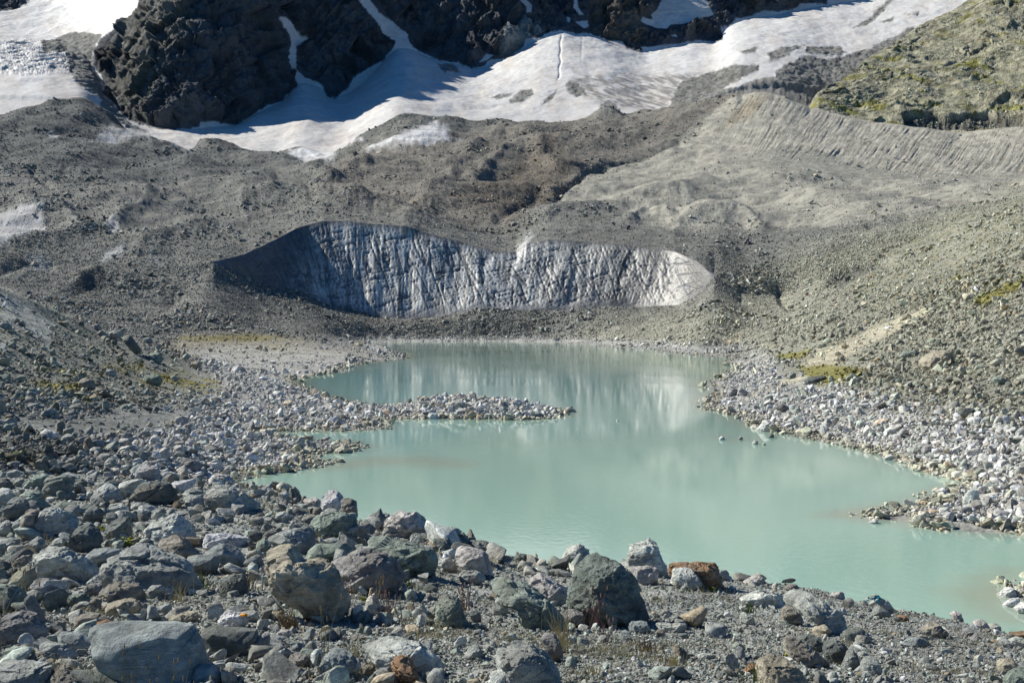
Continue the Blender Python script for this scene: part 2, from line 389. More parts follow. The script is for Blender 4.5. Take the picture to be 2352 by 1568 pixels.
light = [(1600,300),(1690,212),(1765,206),(1880,245),(2100,285),(2352,280),(2900,280),(2900,402),(2352,402),(2200,399),(2060,396),(1950,372),(1880,345),(1790,330),(1700,360),(1600,390)]
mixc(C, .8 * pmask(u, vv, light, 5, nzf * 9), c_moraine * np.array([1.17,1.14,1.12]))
mixc(C, .5 * pmask(u, vv, [(1720,225),(1760,225),(1730,270),(1650,300)], 10, nzf * 8), (0.26,0.2,0.12))
tal = [(1300,785),(1400,740),(1640,700),(1700,640),(1900,560),(2100,500),(2352,430),(2900,300),(2900,1300),(2300,1300),(1900,1000),(1660,840)]
mixc(C, .9 * pmask(u, vv, tal, 30, nz * 25), c_talus)
mixc(C, .7 * pmask(u, vv, [(1450,505),(1480,482),(1640,484),(1740,500),(1750,525),(1600,530),(1480,525)], 8, nzf * 8), c_moraine)
mixc(C, .45 * pmask(u, vv, [(1950,620),(2352,430),(2352,700),(2150,720),(2000,700)], 30, nzf * 30) * sstep(-.1, .4, nzf), (0.20,0.18,0.08))
# tan flats left of the lake
mixc(C, .7 * pmask(u, vv, [(380,800),(420,772),(560,766),(680,776),(760,800),(850,806),(840,834),(760,850),(700,862),(560,845)], 8, nzf * 12), c_silt)
for pl in ([(590,800),(640,790),(680,800),(660,808),(610,806)], [(400,775),(560,768),(660,775),(600,783),(450,783)]):
    mixc(C, .7 * pmask(u, vv, pl, 5, nzf * 7), c_moss * .8)
# pale silt-coated belt just above the water
belt = (1 - sstep(2.0, 3.3, Zf + nz2 * .9 - 0.0007 * np.clip(Df - 200, 0, 900))) * (Df < 760) * (1 - .55 * sstep(300, 500, Df))
mixc(C, .85 * belt, c_shore * .8)
strip = (1 - sstep(1.0, 2.0, Zf + nz2 * .4)) * (Df > 450) * (Df < 760) * (u > 840)
mixc(C, .8 * strip, c_shore * .8)
leftdry = pmask(u, vv, [(0,905),(200,925),(420,930),(440,960),(360,990),(250,1010),(100,1000),(-60,990),(-400,950),(-400,900)], 14, nzf * 20)
mixc(C, .85 * leftdry, c_gravel * .85)
# left hill: dark with moss
lh = [(-400,560),(0,655),(80,688),(150,722),(250,762),(330,790),(420,826),(480,850),(500,900),(440,935),(300,930),(150,915),(0,900),(-400,880)]
mixc(C, .9 * pmask(u, vv, lh, 8, nzf * 12), c_gravel * np.array([.95,.93,.85]))
mixc(C, .7 * pmask(u, vv, [(0,670),(60,690),(120,740),(110,800),(60,760),(0,740)], 8, nzf * 10), c_gravel * 1.5)
for pl in ([(60,860),(110,850),(200,860),(190,890),(280,925),(200,925),(120,900),(70,885)], [(230,840),(330,835),(330,860),(240,860)], [(430,870),(500,870),(530,900),(470,910)], [(0,1040),(90,1040),(90,1060),(0,1070)], [(120,870),(200,880),(190,900),(130,895)],[(300,860),(420,850),(500,900),(330,890)]):
    mixc(C, .85 * pmask(u, vv, pl, 7, nzf * 14) * sstep(-.25, .25, nz2), c_moss)
# sand tongues and moss right of the lake
for pl in ([(1870,810),(1960,770),(2110,712),(2130,722),(2060,760),(1980,800),(1900,850),(1830,850)], [(1790,870),(1860,862),(1830,880),(1780,886)], [(1960,905),(2010,895),(2000,912),(1930,918)], [(1720,902),(1780,890),(1770,900),(1715,915)], [(1655,780),(1700,765),(1700,785)]):
    mixc(C, .85 * pmask(u, vv, pl, 6, nzf * 11), c_sand)
for pl in ([(1780,815),(1850,805),(1860,820),(1800,828)], [(1830,845),(1900,835),(1990,850),(1960,875),(1880,885)], [(2235,690),(2352,640),(2352,660),(2250,710)], [(2180,640),(2225,630),(2215,645)]):
    mixc(C, .85 * pmask(u, vv, pl, 5, nzf * 9), c_moss * np.array([.9,.95,.8]))
# dirty ice and snow patches on the debris
icep = [([(-40,500),(50,490),(95,492),(102,520),(90,545),(40,560),(0,575),(-40,570)], .9, c_snow*.75), ([(243,512),(270,512),(275,535),(255,545)], .8, c_snow*.8), ([(228,600),(245,582),(285,568),(282,585),(250,600),(232,608)], .8, c_snow*.7),
        ([(345,590),(365,590),(368,612),(355,612)], .55, c_snow*.6), ([(1182,578),(1195,562),(1215,535),(1225,545),(1212,562),(1200,580)], .85, c_snow*.8), ([(60,590),(95,590),(120,600),(90,620),(60,610)], .4, c_ice)]
streaks = fbm((u + vv * 1.3) / 7, (vv - u * .25) / 26, Xf * 0 + 21, 4)
for pl, k, c in icep:
    mixc(C, k * pmask(u, vv, pl, 7, nzf * 10) * sstep(-.6, 0, streaks), c)
snowp = [([(660,360),(720,320),(790,300),(830,320),(770,345),(760,385),(700,378)], .95), ([(840,345),(900,330),(960,295),(1000,280),(1030,290),(1030,325),(980,348),(900,350)], .95), ([(1046,318),(1062,318),(1060,328),(1048,328)], .9), ([(117,303),(130,305),(125,310),(118,308)], .9), ([(200,320),(250,295),(300,312),(380,338),(440,356),(380,330)], .6)]
for pl, k in snowp:
    mixc(C, k * pmask(u, vv, pl, 10, nzf * 16) * sstep(-.75, -.1, streaks), c_snow * 1.05)
# dark hollows, their shade put into the ground colour
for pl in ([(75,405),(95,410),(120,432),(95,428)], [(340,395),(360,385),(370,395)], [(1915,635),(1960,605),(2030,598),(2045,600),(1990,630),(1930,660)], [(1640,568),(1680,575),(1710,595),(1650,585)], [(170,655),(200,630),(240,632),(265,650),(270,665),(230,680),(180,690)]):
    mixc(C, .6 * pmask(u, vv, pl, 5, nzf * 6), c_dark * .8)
wet = (1 - sstep(0.0, 0.12, Zf)) * (Df < 760)
mixc(C, .6 * wet, c_silt * .8)
mixc(C, .35 * gst, c_debris)
CA = C * (1 + 0.16 * nz2[:, None]) * (1 + .10 * nz[:, None])
# ice face colours: dirt bands, darker and browner to the right and along the rim
ice = icezone.ravel()
vi = (Sx - 8)
fbd = .6 * fbm(bend.ravel() / 9, vi * 1.3, Xf * 0 + 41, 4) + .6 * fbm(bend.ravel() / 3.2, vi * 2.2, Xf * 0 + 43, 3)
fbb = fbm(u / 60, vi * 4 + u / 200, Xf * 0 + 51, 4)
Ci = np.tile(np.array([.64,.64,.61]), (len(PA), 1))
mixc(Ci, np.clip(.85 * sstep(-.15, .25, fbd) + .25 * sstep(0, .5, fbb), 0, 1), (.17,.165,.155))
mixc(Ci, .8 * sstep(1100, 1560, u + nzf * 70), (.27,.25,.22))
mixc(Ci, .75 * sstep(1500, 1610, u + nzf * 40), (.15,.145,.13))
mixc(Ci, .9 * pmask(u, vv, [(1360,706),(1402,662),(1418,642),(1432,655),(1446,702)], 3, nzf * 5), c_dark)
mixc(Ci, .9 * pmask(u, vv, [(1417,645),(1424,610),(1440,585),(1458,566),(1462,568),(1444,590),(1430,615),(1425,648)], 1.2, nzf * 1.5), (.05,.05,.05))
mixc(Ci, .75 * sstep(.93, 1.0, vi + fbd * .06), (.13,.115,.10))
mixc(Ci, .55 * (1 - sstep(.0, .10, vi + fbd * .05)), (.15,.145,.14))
mixc(Ci, .85 * (1 - sstep(620, 760, u + vi * -60 + nzf * 25)), (.065,.075,.082))  # left part: dirty ice, with its shade deepened in the colour as well
crk = cr.ravel(); mixc(Ci, np.clip(-crk * 2.2, 0, .85), (.10,.105,.12))
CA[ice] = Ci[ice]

mat_valley = ground_mat('valley_debris', 0.09, .36, .7, 1.6, tint=(.30,.27,.22), tint_amt=.12)
mat_icef = ground_mat('dirty_glacier_ice', 0.14, .25, .5, 1.2, rough=.42, speck=False, spec=.5, tint=(.12,.12,.12), tint_amt=.35)
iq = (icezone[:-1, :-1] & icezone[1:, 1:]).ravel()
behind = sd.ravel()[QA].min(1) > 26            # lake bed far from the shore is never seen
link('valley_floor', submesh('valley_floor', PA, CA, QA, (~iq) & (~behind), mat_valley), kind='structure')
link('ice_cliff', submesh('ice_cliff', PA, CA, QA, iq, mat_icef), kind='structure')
print('valley', len(PA), time.time() - T0)

px0A, py0A, SA, iceA, nzA = px0, py0, S, icezone, nzf * 8
# ================================================================== MOUNTAIN, SNOWFIELD AND UPPER GLACIER
B = [
 [(-500,330,1520),(0,310,1540),(120,300,1560),(240,350,1560),(440,420,1500),(600,430,1470),(740,440,1430),(900,360,1520),(1300,340,1590),(1700,260,1600),(1900,300,1600),(2850,350,1600)],
 [(-500,200,1680),(0,222,1640),(100,222,1640),(200,238,1620),(240,292,1600),(300,315,1580),(380,345,1540),(440,368,1510),(520,368,1500),(600,378,1480),(700,380,1470),(760,370,1480),(830,340,1520),(900,300,1580),(1000,285,1650),(1150,288,1680),(1300,287,1680),(1400,270,1680),(1500,262,1700),(1600,240,1700),(1700,200,1740),(1800,190,1760),(1900,220,1780),(2000,200,1850),(2850,100,1900)],
 [(-500,60,2300),(0,60,2250),(120,80,2200),(180,110,2080),(215,150,1960),(240,205,1830),(262,236,1790),(300,272,1740),(350,292,1700),(400,295,1690),(455,297,1700),(540,287,1760),(600,256,1840),(650,232,1920),(685,190,2010),(720,192,2040),(770,226,2000),(800,216,2020),(830,192,2070),(870,152,2140),(905,112,2220),(940,108,2240),(985,130,2220),(1060,150,2180),(1090,160,2160),(1130,150,2160),(1160,135,2170),(1210,105,2200),(1240,90,2220),(1290,72,2240),(1340,80,2240),(1400,90,2230),(1450,110,2220),(1480,120,2210),(1600,95,2250),(1650,95,2260),(1670,60,2300),(1720,45,2320),(1850,20,2360),(1980,0,2400),(2200,-60,2450),(2850,-100,2500)],
 [(-500,-50,2600),(0,-10,2500),(120,0,2450),(200,30,2250),(250,80,2020),(300,130,1850),(350,140,1780),(420,140,1765),(500,140,1815),(600,120,1920),(655,100,2050),(690,90,2130),(730,100,2090),(800,90,2100),(850,70,2170),(930,40,2290),(1000,50,2280),(1060,55,2250),(1130,60,2230),(1200,40,2260),(1300,10,2290),(1500,30,2290),(1650,20,2330),(1850,-40,2420),(2850,-200,2600)],
 [(-500,-150,2800),(0,-100,2750),(200,-80,2500),(280,-70,2200),(330,-60,2030),(400,-60,1880),(450,-60,1880),(550,-60,1940),(680,-60,2110),(850,-60,2250),(950,-60,2340),(1100,-60,2320),(1300,-60,2350),(1650,-60,2400),(2850,-300,2750)],
 [(-500,-250,3000),(0,-230,3000),(250,-200,2700),(350,-260,2250),(450,-290,2150),(600,-195,2250),(780,-85,2420),(900,-75,2550),(1150,-75,2650),(1300,-85,2700),(1650,-100,2750),(2850,-450,3000)],
 [(-500,z(100),3600),(2850,z(100),3600)],
]
xsB = cols(-60, 2260, 1.6, -700, 3050, 40)
shB = Sheet(B, [10, 150, 150, 76, 26, 10], xsB)
shB.Z = ease(shB.Z, shB.S, (1, 2), 13, (21, 31)); shB.Z = smooth_rows(smooth_rows(smooth_rows(shB.Z.T, 15), 21).T, 7); shB.refresh()
X, D = shB.X, shB.D; S = shB.S; px0, py0 = shB.px.copy(), shB.py.copy()
u = px0.ravel(); vv = py0.ravel(); Sx = S.ravel()
nzf = fbm(u / 12, vv / 12, u * 0 + 31, 5, gain=.6)
nzb = fbm(u / 50, vv / 50, u * 0 + 37, 4)
rock = [
 # the dark buttress
 [(322,-120),(318,15),(300,45),(262,66),(232,88),(214,118),(212,150),(232,172),(240,200),(233,212),(262,236),(275,262),(310,281),(345,291),(372,296),(440,296),(457,292),(460,281),(500,281),(545,286),(575,268),(612,243),(648,232),(660,218),(683,200),(680,185),(668,160),(659,125),(668,110),(664,80),(650,60),(641,40),(655,38),(676,60),(690,82),(709,88),(680,108),(680,160),(705,177),(730,190),(752,222),(772,226),(800,200),(812,180),(840,160),(880,138),(904,108),(908,96),(880,75),(866,50),(845,25),(824,0),(800,-120)],
 # middle wall
 [(852,-120),(852,0),(872,30),(900,50),(937,82),(940,100),(960,116),(985,128),(1010,138),(1050,142),(1085,158),(1110,152),(1125,140),(1160,136),(1175,126),(1202,108),(1210,90),(1240,88),(1252,78),(1285,70),(1320,78),(1345,75),(1375,86),(1400,93),(1430,97),(1440,112),(1470,122),(1478,114),(1470,108),(1560,100),(1600,92),(1650,95),(1668,90),(1660,60),(1672,62),(1690,46),(1725,38),(1755,24),(1785,28),(1820,24),(1838,10),(1870,8),(1900,12),(1920,-120)],
 [(-80,-60),(-80,32),(0,30),(40,20),(62,12),(40,-60)],
]
snow_in_rock = [[(1535,-80),(1520,0),(1510,20),(1495,35),(1500,45),(1475,40),(1470,48),(1510,64),(1530,68),(1540,58),(1580,55),(1615,40),(1640,35),(1625,15),(1610,-80)],
 [(1192,0),(1208,0),(1222,12),(1220,28),(1210,28),(1208,14)], [(1318,0),(1326,0),(1328,18),(1340,34),(1330,35),(1318,18)], [(1322,50),(1350,46),(1352,60),(1342,66)], [(1303,40),(1310,42),(1308,52),(1302,50)],
 [(1100,145),(1118,125),(1135,128),(1120,140)], [(1655,60),(1668,75),(1672,92),(1662,92)], [(1538,82),(1552,80),(1556,87)]]
warp = nzf * 5.0 + fbm(u / 4, vv / 4, u * 0, 3) * 2.0
mrock = np.zeros(len(u), np.float32)
for pl in rock: mrock = np.maximum(mrock, pmask(u, vv, pl, 2.2, warp))
for pl in snow_in_rock: mrock = np.minimum(mrock, 1 - pmask(u, vv, pl, 1.5, warp * .6))
mrock = np.where(Sx > 3.8, 1.0, mrock)
deep = np.zeros(len(u), np.float32)
for pl in rock: deep = np.maximum(deep, pmask(u, vv, pl, 11, warp - 9))
for pl in snow_in_rock: deep = np.minimum(deep, 1 - pmask(u, vv, pl, 9, warp * .6 + 8))
deep = np.maximum(deep, (Sx > 3.8) * 1.0)
# gravel lying on the snow
mgrav = np.zeros(len(u), np.float32)
gr = [[(95,102),(165,75),(235,78),(215,118),(212,150),(235,200),(238,214),(300,285),(340,300),(330,305),(270,275),(225,225),(185,200),(165,180),(150,125),(100,130)],
      [(235,215),(262,262),(330,300),(345,306),(290,296),(255,270),(230,240)],
      [(1168,236),(1195,205),(1222,202),(1226,218),(1205,232),(1180,238)], [(1122,226),(1155,216),(1180,210),(1170,222),(1140,230)], [(1240,244),(1258,222),(1280,205),(1268,228),(1250,240)],
      [(1298,196),(1310,186),(1330,195),(1345,215),(1325,222),(1305,212)], [(1764,122),(1790,110),(1850,103),(1830,115),(1790,135),(1768,146)], [(1850,108),(1930,104),(1945,122),(1900,132),(1850,122)],
      [(1700,118),(1740,108),(1735,122),(1708,126)], [(1960,65),(1990,45),(2030,10),(2060,-20),(2068,-18),(2030,25),(1990,60)], [(2020,50),(2055,40),(2050,48),(2030,52)], [(2085,36),(2110,28),(2108,38)],
      [(1780,170),(1800,150),(1850,130),(1900,140),(2000,110),(2100,60),(2100,260),(1780,260)],
      [(1560,190),(1620,170),(1680,150),(1740,148),(1748,160),(1700,180),(1660,205),(1700,200),(1730,185),(1780,175),(1800,260),(1500,268),(1540,240)],
      [(1000,148),(1040,146),(1060,165),(1020,165)], [(1380,238),(1415,240),(1430,262),(1370,262)]]
for pl in gr: mgrav = np.maximum(mgrav, pmask(u, vv, pl, 3.0, nzf * 5))
mgrav = mgrav * (1 - mrock)
# dirty thin ice with streaks
st = fbm((u + vv * .5) / 30, (vv - u * .3) / 5, u * 0 + 61, 4)
mstr = pmask(u, vv, [(1320,175),(1420,172),(1600,172),(1700,150),(1745,150),(1690,190),(1600,225),(1500,252),(1390,245),(1350,225),(1310,200)], 8, nzf * 8)
mfall = pmask(u, vv, [(-60,100),(60,92),(130,100),(170,130),(160,165),(60,172),(-60,160)], 8, nzf * 6)

rk2 = deep.reshape(D.shape)
nrm = shB.normals()
Zc = shB.Z
crag = fbm(X / 130, D / 130, Zc / 130, 5, gain=.52, ridged=True)
crag2 = fbm(X / 38, D / 60, Zc / 70, 5, gain=.6, ridged=True)
blk = facet(X / 55, D / 55, Zc / 75, .35) * 17 + facet(X / 20, D / 20, Zc / 28, .3, 3) * 7.5 + facet(X / 8, D / 8, Zc / 11, .3, 5) * 3.2
disp = rk2 * (crag * 20 + crag2 * 7 - 12 + blk + 4.0 * fbm(X / 17 + Zc / 60, D / 17, Zc / 75, 5, gain=.62, ridged=True) + 3.0 * fbm((X - Zc) / 60, D / 40, (Zc + X * .6) / 9, 4, gain=.6, ridged=True))
snowr = fbm(X / 60, D / 60, Zc / 60, 4) * 5
disp += (1 - rk2) * snowr * sstep(0.8, 1.3, S)
fallz = fbm((u + vv * 2).reshape(D.shape) / 60, vv.reshape(D.shape) / 4.5, X * 0 + 2, 4, ridged=True)
disp += mfall.reshape(D.shape) * fallz * 8 + mgrav.reshape(D.shape) * fbm(X / 12, D / 12, Zc / 12, 4) * 4
# the groove that splits the snow cone
gro = np.exp(-((px0 - (1290 - (py0 - 80) * .07 + 5 * perlin3(py0 / 22, px0 * 0, px0 * 0 + 2))) / 2.6) ** 2) * sstep(70, 90, py0) * (1 - sstep(175, 190, py0))
gro += .25 * np.exp(-((px0 - (1338 - (py0 - 80) * .05)) / 2.5) ** 2) * sstep(75, 90, py0) * (1 - sstep(120, 160, py0))
disp -= gro * 1.8
shB.X = X + nrm[..., 0] * disp; shB.D = D + nrm[..., 1] * disp; shB.Z = Zc + nrm[..., 2] * disp
PB = shB.P(); QB = shB.quads()
C = np.tile(c_snow, (len(PB), 1))
dirt = sstep(-.2, .5, nzb + .5 * nzf) * .55 + .25 * sstep(0, 1, (vv - 120) / 200)
mixc(C, np.clip(dirt * (1 - .8 * mfall), 0, 1), c_dirtsnow * 1.02)
mixc(C, np.clip(mstr * sstep(-.35, .3, st), 0, .9), (.22,.205,.19))
mixc(C, mfall * sstep(-.1, .5, st + nzf * .5) * .8, (.25,.25,.25))
mixc(C, .85 * mgrav, c_debris * .85)
mixc(C, .35 * pmask(u, vv, [(90,190),(150,120),(185,200),(225,225),(160,232),(100,215)], 8, nzf * 6), c_dirtsnow * .8)
Crk = np.tile(c_rock, (len(PB), 1))
mixc(Crk, .7 * sstep(-.1, .5, nzb), c_rock * np.array([1.25,1.1,.95]))
mixc(Crk, .8 * pmask(u, vv, [(310,0),(420,-10),(440,60),(400,110),(360,200),(340,270),(290,250),(240,200),(300,100)], 30, nzf * 30), c_rock_tan)
mixc(Crk, .9 * pmask(u, vv, [(1150,130),(1160,60),(1230,40),(1250,70),(1210,100),(1180,120)], 10, nzf * 12), (.23,.26,.26))
mixc(Crk, .6 * pmask(u, vv, [(1060,150),(1090,60),(1150,20),(1180,40),(1150,100),(1130,140)], 12, nzf * 12), c_rock * .9)
mixc(Crk, .6 * pmask(u, vv, [(1360,-20),(1500,-20),(1480,110),(1420,100),(1350,70)], 15, nzf * 20), c_rock_tan * np.array([1.0,.9,.85]))
mixc(C, mrock, (0, 0, 0)); C += mrock[:, None] * Crk
mat_snow = ground_mat('old_snow', 0.12, .13, .5, 2.0, rough=.65, speck=False, spec=.3, tint=(.55,.47,.40), tint_amt=.45)
mat_crag = ground_mat('mountain_rock', 0.02, .45, 1.0, 8.0, rough=.9, speck=False, tint=(.13,.128,.12), tint_amt=.5)
rq = mrock[QB].mean(1) > .5
gq = (mgrav[QB].mean(1) > .5) & ~rq
nzq = rng.random(len(rq))
link('mountain', submesh('mountain', PB, C, QB, rq, mat_crag), kind='structure')
link('snowfield', submesh('snowfield', PB, C, QB, ~rq & ~gq, mat_snow), kind='structure')
link('scree', submesh('scree', PB, C, QB, gq, mat_valley), kind='structure')

# ================================================================== GREEN HILLSIDE
Cc = [
 [(1840,330,1420),(2100,380,1380),(2352,380,1330),(3050,380,1250)],
 [(1840,300,1470),(1880,262,1470),(1950,290,1440),(2100,320,1420),(2352,320,1380),(3050,330,1300)],
 [(1840,290,1500),(1880,235,1520),(1960,225,1540),(2100,200,1560),(2352,180,1500),(3050,160,1450)],
 [(1840,280,1530),(1872,226,1545),(1880,216,1550),(1920,190,1600),(1950,168,1640),(2000,132,1690),(2050,98,1730),(2100,70,1760),(2150,44,1790),(2190,20,1810),(2220,0,1825),(2300,-60,1860),(2500,-180,1900),(3050,-400,2000)],
 [(1840,380,1640),(2000,260,1850),(2220,160,1980),(2500,0,2100),(3050,-100,2200)],
]
xsC = cols(1845, 2412, 1.6, 1840, 3050, 60)
shC = Sheet(Cc, [20, 90, 180, 12], xsC)
X, D, S = shC.X, shC.D, shC.S; px0, py0 = shC.px.copy(), shC.py.copy()
Zc = shC.Z
shC.Z = smooth_rows(shC.Z, 9); nrm = shC.normals()
und = fbm(X / 120, D / 120, Zc / 120, 5, gain=.5) * 22 + fbm(X / 26, D / 26, Zc / 40, 4, gain=.5, ridged=True) * 2.6
cliffm = pmask(px0.ravel(), py0.ravel(), [(2070,272),(2140,262),(2180,268),(2270,250),(2290,262),(2352,268),(2352,300),(2080,300)], 4).reshape(D.shape)
cl = fbm(px0 / 20, py0 / 60, X * 0 + 3, 4, ridged=True)
und = und + (facet(X / 30, D / 30, Zc / 25, .4, 8) * 5 + facet(X / 12, D / 12, Zc / 10, .4, 9) * 2.2) * sstep(.0, .4, fbm(X / 70, D / 70, Zc / 50, 3) + .15)
und = und * sstep(0.5, 1.2, S) * (1 - .6 * sstep(2.8, 3.0, S)) - cliffm * (8 + cl * 4)
shC.X = X + nrm[..., 0] * und; shC.D = D + nrm[..., 1] * und; shC.Z = shC.Z + nrm[..., 2] * und
PC = shC.P(); QC = shC.quads()
u = px0.ravel(); vv = py0.ravel(); xf = X.ravel(); df = D.ravel(); zf = Zc.ravel()
sl = zf * .9 + xf * .45
n1 = fbm(xf / 110, df / 110, sl / 38, 5, gain=.62); n2 = fbm(xf / 26, df / 26, sl / 11, 4, gain=.65)
out = fbm(xf / 55, df / 35, sl / 22, 5, gain=.62, ridged=True)
C = np.tile(np.array([.33,.31,.17]), (len(PC), 1))
mixc(C, .9 * sstep(-.2, .15, n1), c_green)
mixc(C, .75 * sstep(.0, .3, n2) * sstep(-.2, .2, -n1), (.24,.16,.06))
mixc(C, .9 * sstep(.20, .42, out), (.40,.38,.28))
mixc(C, .7 * sstep(.28, .5, n2), (.33,.32,.25))
mixc(C, .85 * cliffm.ravel(), (.13,.125,.115))
mat_hill = ground_mat('alpine_turf', 0.06, .75, 1.0, 5.0, tint=(.36,.34,.25), tint_amt=.3)
link('grassy_hill', mesh_np('grassy_hill', PC, QC, mat_hill, True, C), kind='structure')
print('mountains', time.time() - T0)

# ================================================================== NEAR GRAVEL BANK
G = [
 [(-700,z(10.5),1.2),(3050,z(10.5),1.2)],
 [(-700,1568,5.5),(3050,1568,5.5)],
 [(-700,1270,12.5),(0,1270,12.5),(600,1280,12.3),(900,1320,11.4),(1200,1390,9.8),(1700,1430,9.2),(2352,1500,8.0),(3050,1520,8.0)],
 [(-700,1090,28),(0,1088,28),(250,1097,27),(480,1114,26),(560,1112,25.5),(650,1120,24),(700,1146,22),(760,1182,20),(850,1205,18),(950,1230,17),(1100,1266,15.6),(1200,1292,14.8),(1400,1299,14.3),(1470,1301,14.1),(1560,1311,13.9),(1660,1321,13.6),(1700,1331,13.4),(1764,1340,13.2),(1864,1354,13.0),(1947,1376,12.7),(2063,1397,12.2),(2183,1418,11.6),(2263,1438,11.2),(2352,1460,10.9),(2850,1530,10),(3050,1530,10)],
 [(-700,z(5.5),42),(0,z(5.2),42),(500,z(4.0),40),(700,z(3.5),35),(1200,z(4.3),28),(1700,z(4.3),25),(2352,z(4.5),22),(3050,z(4.5),22)],
 [(-700,z(-2),75),(600,z(-3),66),(1200,z(-4),52),(3050,z(-4),45)],
]
xsG = cols(-100, 2452, 2.4, -900, 3300, 40)
shG = Sheet(G, [12, 120, 120, 40, 10], xsG)
shG.Z = ease(shG.Z, shG.S, (3,), 15, (15,)); shG.refresh()
def ground_noise(X, D):
    return fbm(X / 1.9, D / 1.9, X * 0 + 4, 4) * .10 + fbm(X / .35, D / .35, X * 0 + 8, 4, gain=.6) * .022
shG.Z = shG.Z + ground_noise(shG.X, shG.D) * np.clip(shG.D / 10, .5, 1.5)
shG.refresh()
X, D = shG.X, shG.D
PG = shG.P()
u = shG.px.ravel(); vv = shG.py.ravel()
n1 = fbm(X.ravel() / 1.3, D.ravel() / 1.3, u * 0 + 2, 4)
C = np.tile(c_gravel * 1.12, (len(PG), 1))
mixc(C, .5 * sstep(-.1, .4, n1), c_gravel * np.array([1.5,1.45,1.35]))
mixc(C, .35 * sstep(.15, .5, fbm(X.ravel() / .8, D.ravel() / .8, u * 0 + 7, 4)), (.20,.15,.07))
mixc(C, .6 * pmask(u, vv, [(2050,1400),(2352,1500),(2352,1568),(1950,1568),(1980,1450)], 40, n1 * 30), (.21,.21,.20))
mat_gravel = ground_mat('wet_gravel', 3.0, .45, .8, .05, tint=(.30,.29,.27), tint_amt=.5)
link('gravel_bank', mesh_np('gravel_bank', PG, shG.quads(), mat_gravel, True, C), kind='structure')

def near_z(px, D):
    """height of the gravel bank at a bearing and distance"""
    c = np.interp(px, xsG, np.arange(len(xsG))); c0 = int(min(max(round(c), 0), len(xsG) - 1))
    return float(np.interp(D, shG.D[:, c0], shG.Z[:, c0]))
def far_z(px, D):
    c0 = int(round(np.interp(px, xsA, np.arange(len(xsA)))))
    return float(np.interp(D, shA.D[:, c0], shA.Z[:, c0]))
def hit(sheet, xs, px, py, dmin=3.0, dmax=900.0):
    """nearest distance at which the line of sight through (px, py) meets the sheet"""
    c0 = int(round(np.interp(px, xs, np.arange(len(xs)))))
    d = sheet.D[:, c0]; s = (EYE - sheet.Z[:, c0]) / d * F + HY
    ok = (d > dmin) & (d < dmax)
    d = d[ok]; s = s[ok]
    run = np.minimum.accumulate(s)
    k = np.argmax(run <= py)
    if run[k] > py: return float(d[-1])
    if k == 0: return float(d[0])
    a, b = s[k - 1], s[k]
    t = (a - py) / (a - b) if a != b else 0
    return float(d[k - 1] + (d[k] - d[k - 1]) * min(max(t, 0), 1))

# ================================================================== LAKE WATER
wx = np.linspace(-330, 330, 331); wy = 36 + (790 - 36) * np.linspace(0, 1, 421) ** 1.9
gx, gy = np.meshgrid(wx, wy)
PW = np.stack([gx.ravel(), gy.ravel(), gx.ravel() * 0], 1)
iw = np.arange(gx.size).reshape(gx.shape)
QW = np.stack([iw[:-1, :-1].ravel(), iw[:-1, 1:].ravel(), iw[1:, 1:].ravel(), iw[1:, :-1].ravel()], 1)
sdw = poly_sd(PW[:, 0], PW[:, 1], lake_w)
keep = sdw[QW].max(1) > -(6 + PW[QW[:, 0], 1] * .05)
wpx = CX + PW[:, 0] / PW[:, 1] * F; wpy = HY + EYE * F / PW[:, 1]
C = np.tile(np.array([.305, .475, .40]), (len(PW), 1))
nw = fbm(wpx / 60, wpy / 10, wpx * 0, 3)
mixc(C, .55 * (1 - sstep(0, 1, np.clip(sdw, 0, 9) / (1.2 + 0.02 * PW[:, 1]))), (.33,.34,.26))
for pl, k in (([(730,1070),(860,1048),(1000,1046),(1100,1066),(1080,1074),(900,1068),(760,1080)], .4), ([(1650,1000),(1760,1000),(1740,1016),(1660,1012)], .3), ([(1850,1180),(2050,1150),(2120,1170),(2000,1200)], .4), ([(2180,1330),(2352,1290),(2352,1430),(2240,1440)], .35)):
    mixc(C, k * pmask(wpx, wpy, pl, 12, nw * 10), (.33,.28,.20))
m, nt, b = new_mat('milky_meltwater'); L = nt.links
at = N(nt, 'ShaderNodeAttribute', attribute_name='col'); L.new(at.outputs['Color'], b.inputs['Base Color'])
b.inputs['Roughness'].default_value = .035; b.inputs['IOR'].default_value = 1.333
geo = N(nt, 'ShaderNodeNewGeometry')
mp = N(nt, 'ShaderNodeMapping'); mp.inputs['Scale'].default_value = (1, .6, 1); L.new(geo.outputs['Position'], mp.inputs['Vector'])
r1 = noise_n(nt, mp.outputs[0], 2.6, 3, .5); r2 = noise_n(nt, mp.outputs[0], .03, 2, .5)
patch = ramp(nt, r2, .42, .62, .25, 1.0)
bp = N(nt, 'ShaderNodeBump'); bp.inputs['Distance'].default_value = .012; L.new(patch, bp.inputs['Strength']); L.new(r1, bp.inputs['Height'])
L.new(bp.outputs[0], b.inputs['Normal'])
wme = submesh('lake_water', PW, C, QW, keep, m)
link('lake_water', wme, kind='structure')
# ================================================================== ROCK SHAPES
import bmesh
_ico = {}
def ico(level):
    if level not in _ico:
        bm = bmesh.new(); bmesh.ops.create_icosphere(bm, subdivisions=level, radius=1.0)
        v = np.array([q.co[:] for q in bm.verts], np.float32); f = np.array([[q.index for q in fc.verts] for fc in bm.faces], np.int32)
        bm.free(); v /= np.linalg.norm(v, axis=1)[:, None]; _ico[level] = (v, f)
    return _ico[level]

def cut(v, n, off):
    n = np.asarray(n, float); n = n / np.linalg.norm(n)
    d = v @ n; s = d.max() * off
    over = np.clip(d - s, 0, None)
    return v - np.outer(over * .97, n)

